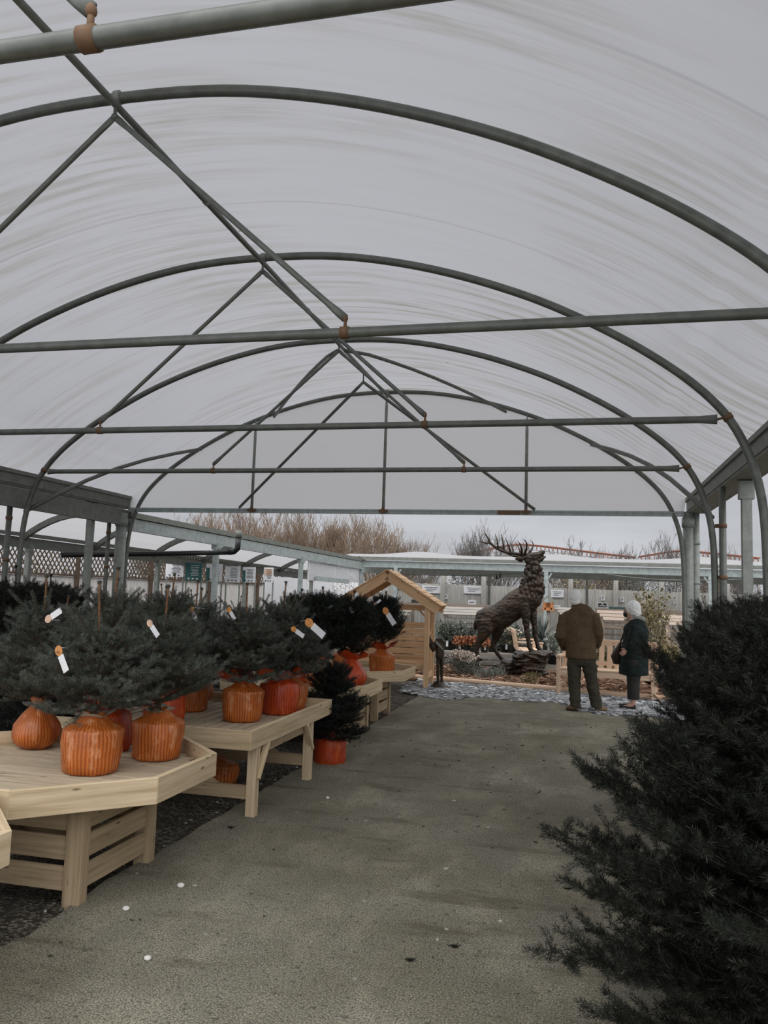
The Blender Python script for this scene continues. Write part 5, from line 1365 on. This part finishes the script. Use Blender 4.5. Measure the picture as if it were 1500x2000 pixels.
ST = stems(.4, 7, .006, 3, .12, .18)
def pot_plant(loc, kind, pot, label, sc=1.0, rz=0, tagd=True, group='potted plants on the benches'):
    t = thing('potted_plant', label, 'potted plant', loc, rz, group); t.scale = (sc,)*3
    link_mesh('pot', PT[pot], t); link_mesh('foliage', PL[kind], t); link_mesh('stems', ST, t)
    if kind == 'flower': link_mesh('flowers', FL, t)
    if tagd:
        m = MB(1); c = Vector((.03, -.125, .14)); m.box(c, (.05, .006, .12)); m.build('price_tag', M_WHITE, t, label='white price tag')
    return t
# plank benches carrying pots
def plank_bench(x0, x1, y, d, z, label, lath=False, rz=0, name='plant_bench', zb_=-.03, mat=None):
    mat = mat or W_GREY
    t = thing(name, label, 'plant bench', ((x0+x1)/2, y, zb_), 0, 'timber plant benches'); m = MB(int(abs(x0)*9+y)); n = max(3, int(d/.14))
    for k in range(n): m.beam((x0, y-d/2+d*(k+.5)/n, z-.02), (x1, y-d/2+d*(k+.5)/n, z-.02), d/n-.015, .04)
    m.build('plank_top', mat, t, world=True)
    m = MB(2); m.beam((x0, y-d/2-.012, z-.075), (x1, y-d/2-.012, z-.075), .03, .11); m.build('front_rail', mat, t, world=True)
    k = max(2, int((x1-x0)/1.3)+1)
    for i in range(k):
        x = x0+.05+(x1-x0-.1)*i/(k-1)
        for yy_ in (y-d/2+.05, y+d/2-.05): m = MB(3); m.box((x, yy_, (z-.04+zb_)/2), (.08, .08, z-.04-zb_)); m.build('leg', mat, t, world=True)
    return t
yb = 19.6; xa_, xb_ = gy(858, 1270, yb).x, gy(1003, 1276, yb).x
plank_bench(xa_, xb_, yb, .75, .30, 'low grey plank bench of pots just behind the stag statue')
kinds = [('green', 'g', 872, 'tall mid-green shrub in a pot at the left end of the low bench', 1.5), ('grey', 'g', 884, 'grey-green shrub in a pot, second on the low bench', 1.45), ('grey', 'b', 899, 'grey-leaved shrub behind the rust-coloured plants', 1.5), ('dark', 'b', 914, 'dark-leaved shrub behind the stag’s hind leg', 1.4),
         ('green', 'g', 960, 'green shrub between the stag’s hind legs', 1.2), ('dark', 'b', 985, 'dark upright plant under the stag’s belly with white tag', 1.35), ('flower', 'g', 1000, 'cream-flowered plant under the stag’s chest', 1.4)]
for k, (kd, pt, px, lb, sc) in enumerate(kinds):
    x = gy(px, 1270, yb+.15).x; pot_plant((x, yb+.15+.05*(k % 2), .302), kd, pt, lb, sc*.72, k*1.3)
for k, (px, lb) in enumerate(((897, 'rust-leaved plant in a pot, leftmost of the orange ones'), (909, 'rust-leaved plant in a pot, middle of the orange ones'), (922, 'rust-leaved plant in a pot just left of the stag’s leg'), (946, 'rust-leaved plant in a pot right of the stag’s near hind leg'))):
    x = gy(px, 1270, yb-.22).x; pot_plant((x, yb-.22, .302), 'rust', 'g', lb, .85, k*2.1)
# tiered stands with sloping plank roofs and lattice fronts
def tier_stand(x0, x1, y, zt, label, mat, lat=True):
    t = thing('plant_stand', label, 'plant stand', ((x0+x1)/2, y, -.03), 0, 'tiered timber plant stands')
    m = MB(1)
    for k in range(3): m.beam((x0+.06*(2-k), y-.35+.14*k, zt-.14+.07*k), (x1-.06*(2-k), y-.35+.14*k, zt-.14+.07*k), .135, .025, up=(0, -.45, .9))
    m.build('sloping_top', mat, t, world=True)
    for x in (x0+.1, x1-.1):
        for yy_, h in ((y-.32, zt-.16), (y+.15, zt-.02)):
            m = MB(2); m.box((x, yy_, h/2-.015), (.09, .09, h+.03)); m.build('post', mat, t, world=True)
    m = MB(3)
    for z in (zt-.30, zt-.62, .42): m.beam((x0+.1, y-.33, z), (x1-.1, y-.33, z), .03, .07)
    m.beam((x0+.1, y-.1, .36), (x1-.1, y-.1, .36), .5, .03); m.build('rail', mat, t, world=True)
    if lat:
        m = MB(4); n = int((x1-x0-.2)/.13)
        for k in range(n+1): x = x0+.1+(x1-x0-.2)*k/n; m.beam((x, y+.17, .3), (x, y+.17, zt-.05), .035, .012)
        z = .35
        while z < zt-.05: m.beam((x0+.1, y+.18, z), (x1-.1, y+.18, z), .012, .035); z += .13
        m.build('lattice', mat, t, world=True)
    return t
W_PINKW = m_wood('pinkish_wood', (.31, .24, .185), (.43, .35, .285))
def X(px, y, py=1200): return gy(px, py, y).x
tier_stand(X(862, 22), X(968, 22), 22, 1.28, 'grey tiered plant stand with sloping plank top, left of the stag', W_GREY)
tier_stand(X(1166, 18.5), X(1246, 18.5), 18.5, 1.36, 'pinkish tiered plant stand between the two people', W_PINKW)
tier_stand(X(1292, 18.8), X(1392, 18.8), 18.8, 1.30, 'pinkish tiered plant stand right of the tall shrub', W_PINKW)
tier_stand(X(1085, 23), X(1150, 23), 23, 1.35, 'pale tiered stand hidden mostly by the brown-jacketed person', W_GREY)
tier_stand(X(762, 17.6), X(812, 17.6), 17.6, 1.32, 'square-lattice plant stand seen through the arbour seat', W_GREY)
# long counters beneath the far canopy
plank_bench(X(690, 26.8), X(965, 26.8), 26.8, .8, 1.34, 'long timber counter beneath the far canopy, left of the stag', mat=W_PINKW)
plank_bench(X(985, 27.0), X(1160, 27.0), 27.0, .8, 1.30, 'timber counter beneath the far canopy behind the stag’s neck', mat=W_PINKW)
plank_bench(X(1163, 27.2), X(1420, 27.2), 27.2, .8, 1.36, 'timber counter beneath the far canopy above the green-coated person', mat=W_PINKW)
for k, (a, b, c, d, lb, mt) in enumerate(((805, 822, 1172, 1179, 'dark grey crate on the far counter beside the arbour roof', M_POTD), (762, 772, 1167, 1175, 'white price card on the far counter inside the arbour gable', M_WHITE), (915, 930, 1167, 1177, 'white price card on the far counter left of the stag', M_WHITE), (1190, 1222, 1183, 1188, 'low teal tray on the right counter', M_TEALS), (1075, 1095, 1180, 1188, 'pale blue box on the counter left of the brown-jacketed person', M_WHITE))):
    zc = 1.34 if k < 3 else (1.36 if k == 3 else 1.30); Y = 26.75 if k < 3 else 27.1
    p = gy(a, c, Y); q = gy(b, d, Y); h = p.z-q.z
    t = thing('counter_box', lb, 'box', ((p.x+q.x)/2, Y, zc)); m = MB(1); m.prism([(p.x, Y-.15), (q.x, Y-.15), (q.x, Y+.15), (p.x, Y+.15)], zc, zc+h); m.build('box', mt, t, world=True, bevel=.01)
    m = MB(2); m.box(((p.x+q.x)/2, Y-.155, zc+h*.5), ((q.x-p.x)*.6, .008, h*.12)); m.build('printed_strip', M_INK, t, world=True)
# plants on and around the stands
gp = 'plants around the tiered stands'
for k, (px, y, z, kd, sc, lb) in enumerate(((868, 21.6, -.03, 'grey', 1.5, 'grey shrub on the ground before the left stand'), (900, 21.3, -.03, 'green', 1.6, 'green shrub before the left tiered stand'), (935, 21.2, -.03, 'grey', 1.5, 'grey-green shrub at the right foot of the left stand'), (1000, 21.5, -.03, 'oliv', 1.6, 'olive shrub beneath the stag’s chest, further back'), (975, 22.2, -.03, 'green', 1.9, 'green shrub seen under the stag’s belly'),
    (1172, 17.7, -.03, 'oliv', 1.5, 'gold-green plant under the stand between the people'), (1195, 17.7, -.03, 'grey', 1.4, 'grey plant under the stand between the people'), (1290, 18.0, -.03, 'oliv', 1.7, 'gold-green plant right of the green-coated person'), (1318, 17.9, -.03, 'oliv', 1.6, 'gold plant by the right column foot'), (1350, 18.0, -.03, 'grey', 1.5, 'pale plant seen between the right columns'),
    (1035, 22.5, -.03, 'flower', 2.0, 'white-flowered plant left of the grey canopy post'), (1080, 21.2, -.03, 'grey', 1.6, 'grey striped-leaf plant left of the brown-jacketed person'), (795, 16.9, -.03, 'dark', 1.6, 'dark plant seen through the arbour side'), (775, 16.9, -.03, 'oliv', 1.5, 'brown-gold plant behind the arbour back slats'))):
    pot_plant((X(px, y), y, z), kd, 'b', lb, sc*.8, k*.9, group=gp)
# left display benches under the canopy
t = plank_bench(-6.6, -3.6, 17.2, 1.0, .72, 'plant bench with a pale cloth-like top behind the spruces on the left', mat=W_GREY)
plank_bench(-8.2, -5.4, 20.5, 1.0, .72, 'plant bench before the information boards', mat=W_GREY)
for k in range(14):
    a = k < 7; x = (-6.4+.43*k) if a else (-8.0+.38*(k-7)); y = 17.2+.15*(k % 2) if a else 20.5-.15*(k % 2)
    pot_plant((x, y, .722), ['grey', 'green', 'flower', 'grey', 'oliv', 'green', 'grey'][k % 7], 'gb'[k % 2], ['%s plant on the near left bench, place %s from its left end', '%s plant on the bench by the boards, place %s from its left end'][not a] % (['grey-leaved', 'green', 'cream-flowered', 'pale grey', 'gold-green', 'fresh green', 'dusty grey'][k % 7], ['first', 'second', 'third', 'fourth', 'fifth', 'sixth', 'seventh'][k % 7]), .85, k*.7)
# bigger single shrubs
t = thing('potted_shrub', 'tall gold-green shrub on a thin stem right of the green-coated person', 'shrub', (X(1277, 16.4), 16.4, -.03))
m = MB(1); m.lathe([(.001, 0), (.15, 0), (.19, .3), (.2, .3), (.2, .33), (.001, .31)], 18); m.build('pot', M_POTB, t)
link_mesh('foliage', bush_mesh('foliage', 1700, .40, .36, .52, 1.30, .06, L_OLIV, 31, shell=.3, lumps=9), t); link_mesh('stems', stems(1.5, 8, .012, 4, .3, .3), t)
t = thing('heather_clump', 'rounded clump with cream flower heads left of the stag’s hind hoof', 'plant', gz(901, 1323)+Vector((0, .25, .05)))
link_mesh('foliage', bush_mesh('foliage', 2600, .28, .25, .20, .17, .035, L_GREY, 41, lumps=7, up=.8), t); link_mesh('flowers', bush_mesh('flowers', 1500, .28, .25, .08, .37, .04, L_PALE, 42, lumps=9, asp=.9), t)
for k, (px, py, lb) in enumerate(((972, 1322, 'small grey-green tuft in front of the stag’s rock tail'), (945, 1326, 'low blue-green tuft at the bed edge right of the cream clump'), (1035, 1335, 'tiny dry tuft below the bronze rock'))):
    p = gz(px, py, .05); t = thing('ground_plant', lb, 'plant', p, 0, 'small tufts in the bed'); link_mesh('foliage', bush_mesh('foliage', 420, .17, .15, .10, .08, .05, L_GREY if k != 2 else L_OLIV, 50+k, up=1.0, asp=.25), t)
# tall dark planter with strappy leaves
Yp = 21.6; pp = gy(1058, 1262, Yp); t = thing('square_planter', 'tall dark grey square planter with strappy leaves beside the canopy post', 'planter', (pp.x, Yp, -.03))
m = MB(1); zz = gy(1058, 1250, Yp).z+.03; q = .145
m.prism([(-q, -q), (q, -q), (q, q), (-q, q)], 0, zz); m.build('pot', M_POTB, t, bevel=.008)
m = MB(2); m.prism([(-q-.015, -q-.015), (q+.015, -q-.015), (q+.015, q+.015), (-q-.015, q+.015)], zz-.05, zz+.005); m.build('rim', M_POTD, t, bevel=.005)
m = MB(3); r = random.Random(2)
for k in range(34):
    a = r.random()*6.28; el = r.uniform(.35, 1.45); L = r.uniform(.45, .75); P = []
    for j in range(6):
        s_ = j/5; P.append(Vector((math.cos(a)*math.cos(el)*L*s_, math.sin(a)*math.cos(el)*L*s_, zz+math.sin(el)*L*s_-.22*s_*s_*math.cos(el))))
    m.tube(P, [(.012, .004), (.022, .004), (.024, .004), (.02, .004), (.012, .003), (.002, .001)], 6)
o = m.build('leaves', m_plain('strap_leaf', (.06, .072, .062), .5, var=.5, scale=3), t)
# bird house
Yb = 22.6; p = gy(1071, 1180, Yb); t = thing('bird_house', 'small orange-brown bird house with pitched roof on a post, behind the canopy post', 'bird house', (p.x, Yb, -.03))
W_ORB = m_wood('orange_wood', (.42, .16, .05), (.58, .26, .10)); m = MB(1); m.box((0, 0, p.z/2-.05), (.09, .09, p.z-.1)); m.build('post', W_GREY, t)
m = MB(2); z0 = p.z-.16+.03
for x in (-.12, .12):
    for y in (-.1, .1): m.box((x, y, z0+.11), (.03, .03, .22))
m.box((0, 0, z0), (.30, .26, .03)); m.box((0, .1, z0+.10), (.24, .02, .2)); m.box((-.085, -.1, z0+.10), (.05, .02, .2)); m.box((.085, -.1, z0+.10), (.05, .02, .2)); m.box((0, -.1, z0+.03), (.2, .02, .06)); m.build('house_body', W_ORB, t)
m = MB(3)
for sg in (-1, 1): m.beam((sg*.20, 0, z0+.20), (0, 0, z0+.40), .32, .02, up=(sg*.7, 0, .7))
m.build('roof', W_GREY, t)

# ================================================================== BEYOND THE FENCES
def hedge(x, y, rx, ry, rz, n, leaf, mat, seed, label, zc=None, nm='hedge_bush'):
    t = thing(nm, label, 'bush', (x, y, -.03), 0, 'bushes beyond the fences')
    link_mesh('foliage', bush_mesh('foliage', n, rx, ry, rz, zc or rz*.9, leaf, mat, seed, lumps=12, shell=.4), t)
    o = link_mesh('stems', stems(rz*1.6, 9, .03, seed, rx*.6), t)
    return t
for k, (px, w_, h, mt, n, lb) in enumerate(((725, 1.6, 2.6, L_BROWN, 2500, 'thin brown bush beyond the fence above the arbour apex'), (812, 1.8, 2.75, L_OLIV, 3000, 'olive bush beyond the fence right of the arbour apex'), (912, 1.5, 2.95, L_DARK, 3200, 'dark evergreen bush beyond the fence left of the stag’s neck'), (1000, 1.2, 2.2, L_GREEN, 1500, 'low bush beyond the fence behind the stag'),
        (1108, 1.5, 3.05, L_OLIV, 3200, 'olive-brown beech bush right of the grey canopy post'), (1165, 1.5, 3.1, L_BROWN, 3400, 'brown beech bush above the brown-jacketed person'), (1230, 1.4, 3.0, L_GREEN, 2600, 'mixed green bush beyond the fence above the green-coated person'), (1290, 1.3, 2.9, L_DARK, 1500, 'dark ivy-clad bush beyond the fence by the right column'), (1370, 1.6, 2.6, L_BROWN, 2200, 'brown scrub seen between the right posts'), (1455, 1.6, 2.5, L_GREEN, 2000, 'green scrub at the far right beyond the fence'))):
    y = 31.4+.4*(k % 2); hedge(X(px, y, 1120), y, w_, .9, h*.44, int(n*1.7), .06, mt, 70+k, lb)
for k in range(8):
    y = 9.5+2.3*k; x = xw(y)-1.0-.2*(k % 2)
    hedge(x, y, .75, 1.5, 1.25, 3600, .055, (L_BROWN, L_OLIV, L_GREEN)[k % 3], 90+k, '%s bush behind the lattice fence, %s counting from the left picture edge' % (('brown', 'olive', 'green')[k % 3], ['first', 'second', 'third', 'fourth', 'fifth', 'sixth', 'seventh', 'eighth'][k]))
def bare_tree(seed, H, nst, spread):
    r = random.Random(seed); lines = []
    def br(p, d, L, rad, lv):
        n = 4 if lv < 2 else 3; P = [p]; q = p.copy(); d = d.copy()
        for i in range(n):
            d = (d+Vector((r.gauss(0, .13), r.gauss(0, .13), .06+.05*lv))).normalized(); q = q+d*L/n; P.append(q.copy())
        lines.append((P, rad, rad*.45, lv))
        if lv >= 4: return
        for k in range((5, 5, 4, 3)[lv]):
            f = r.uniform(.3, 1.0); i = min(n-1, int(f*n)); s = P[i].lerp(P[i+1], f*n-i)
            a = r.random()*6.28; ax = Vector((math.cos(a), math.sin(a), r.uniform(.1, .5))); nd = (d*.75+ax*.62).normalized()
            br(s, nd, L*r.uniform(.48, .72), rad*.45, lv+1)
    for k in range(nst):
        a = r.random()*6.28; br(Vector((math.cos(a)*.15, math.sin(a)*.15, 0)), Vector((math.cos(a)*spread, math.sin(a)*spread, 1)).normalized(), H*r.uniform(.42, .6), .055*H/6, 0)
    zm = max(q.z for P, *_ in lines for q in P); s = H/zm
    mt_, mw = MB(0), MB(1)
    for P, a, b, lv in lines: (mt_ if lv < 2 else mw).tube([q*s for q in P], [max(.008, a+(b-a)*i/(len(P)-1)) for i in range(len(P))], 4 if lv < 2 else 3, cap=False)
    return mt_, mw
M_BRK = m_plain('winter_bark', (.16, .13, .105), .9, var=.3, scale=3)
M_TWG1 = m_plain('winter_twig_brown', (.25, .18, .125), .9, var=.25, scale=1)
M_TWG2 = m_plain('winter_twig_grey', (.17, .155, .145), .9, var=.2, scale=1)
BT = []
for k, (n_, sp_) in enumerate(((5, .55), (4, .75), (6, .45))):
    a, b = bare_tree(500+k, 6.0, n_, sp_); BT.append((a.mesh('trunk', M_BRK), b.mesh('twigs', M_TWG1), b.mesh('twigs', M_TWG2)))
TREES = [(330, 46, 5.6, 0), (385, 47, 5.5, 0), (440, 46, 5.9, 0), (490, 50, 5.8, 0), (535, 46, 6.2, 0), (580, 47, 6.2, 0), (625, 46, 6.2, 0), (670, 48, 6.3, 0), (712, 46, 5.9, 0), (752, 49, 5.2, 0), (795, 52, 4.3, 1), (832, 60, 3.6, 1), (915, 50, 5.6, 1), (960, 52, 5.0, 1), (1085, 55, 5.0, 1), (1130, 62, 4.9, 1), (1165, 58, 4.8, 1), (1200, 60, 4.7, 1), (1238, 58, 4.8, 1), (1298, 48, 4.9, 1), (1360, 60, 5.0, 1), (1425, 55, 4.9, 1), (1470, 58, 4.8, 1)]
NTH = ['leftmost', 'second', 'third', 'fourth', 'fifth', 'sixth', 'seventh', 'eighth', 'ninth', 'tenth', 'eleventh', 'twelfth']
for k, (px, y, H, g) in enumerate(TREES):
    x = X(px, y, 1100); b = BT[k % 3]
    lb = ('brown leafless tree above the left canopy, %s counting from the left' % NTH[k]) if k < 12 else ['leafless tree left of the stag’s antlers', 'leafless tree behind the stag’s antlers', 'grey leafless tree right of the stag’s nose', 'faint leafless tree above the brown-jacketed person, left one', 'faint leafless tree above the brown-jacketed person, right one', 'faint leafless tree left of the green-coated person', 'faint leafless tree above the green-coated person', 'clear spreading leafless tree just left of the right column', 'leafless tree seen right of the end column', 'leafless tree seen left of the square gutter post', 'leafless tree at the right picture edge'][k-12]
    t = thing('bare_tree', lb, 'tree', (x, y, -.03), 0, 'leafless trees beyond the yard')
    for me_, nm in ((b[0], 'trunk'), (b[1+g], 'twigs')):
        o = link_mesh(nm, me_, t); o.scale = (H/6*1.1, H/6*1.1, H/6*1.2); o.rotation_euler = (0, 0, k*1.7)
# red undulating rail with posts far behind
M_RED = m_plain('faded_red_paint', (.27, .115, .075), .8, var=.2); M_PALEP = m_plain('pale_posts', (.42, .40, .38), .8)
for k, (pts, lb) in enumerate((([(872, 1088), (930, 1077.5), (975, 1067), (1012, 1062), (1050, 1065), (1100, 1071), (1170, 1080), (1242, 1088)], 'red curved rail structure humping up behind the stag’s antlers'), ([(1248, 1087), (1290, 1080), (1332, 1074), (1372, 1078), (1430, 1084), (1485, 1090)], 'red curved rail structure humping up behind the right columns'))):
    Y = 58; P = [Vector(gy(a, b, Y)) for a, b in pts]
    for _ in range(2):
        Q = [P[0]]
        for a, b in zip(P, P[1:]): Q += [a*.75+b*.25, a*.25+b*.75]
        Q.append(P[-1]); P = Q
    t = thing('red_rail', lb, 'rail structure', (P[0].x, Y, -.03), 0, 'red humped rails beyond the yard')
    for dy in (0, .9): m = MB(1); m.tube([p+Vector((0, dy, 0)) for p in P], .05, 8); m.build('rail', M_RED, t, world=True)
    m = MB(2); L = [0]
    n = int((P[-1].x-P[0].x)/.28); j = 0
    for i in range(n):
        x = P[0].x+(P[-1].x-P[0].x)*(i+.5)/n
        while P[j+1].x < x: j += 1
        z = P[j].z+(P[j+1].z-P[j].z)*(x-P[j].x)/(P[j+1].x-P[j].x)
        m.beam((x, 0+Y, z-.32), (x, Y, z), .07, .07, up=(0, 1, 0))
    m.build('pickets', M_RED if k else M_RED, t, world=True)
    m = MB(3); m.tube([p-Vector((0, 0, .34)) for p in P], .04, 6)
    for i in range(0, len(P), 2): m.beam((P[i].x, Y, -.03), (P[i].x, Y, P[i].z-.3), .12, .12, up=(0, 1, 0))
    m.build('posts', M_PALEP, t, world=True)
bpy.context.view_layer.update()
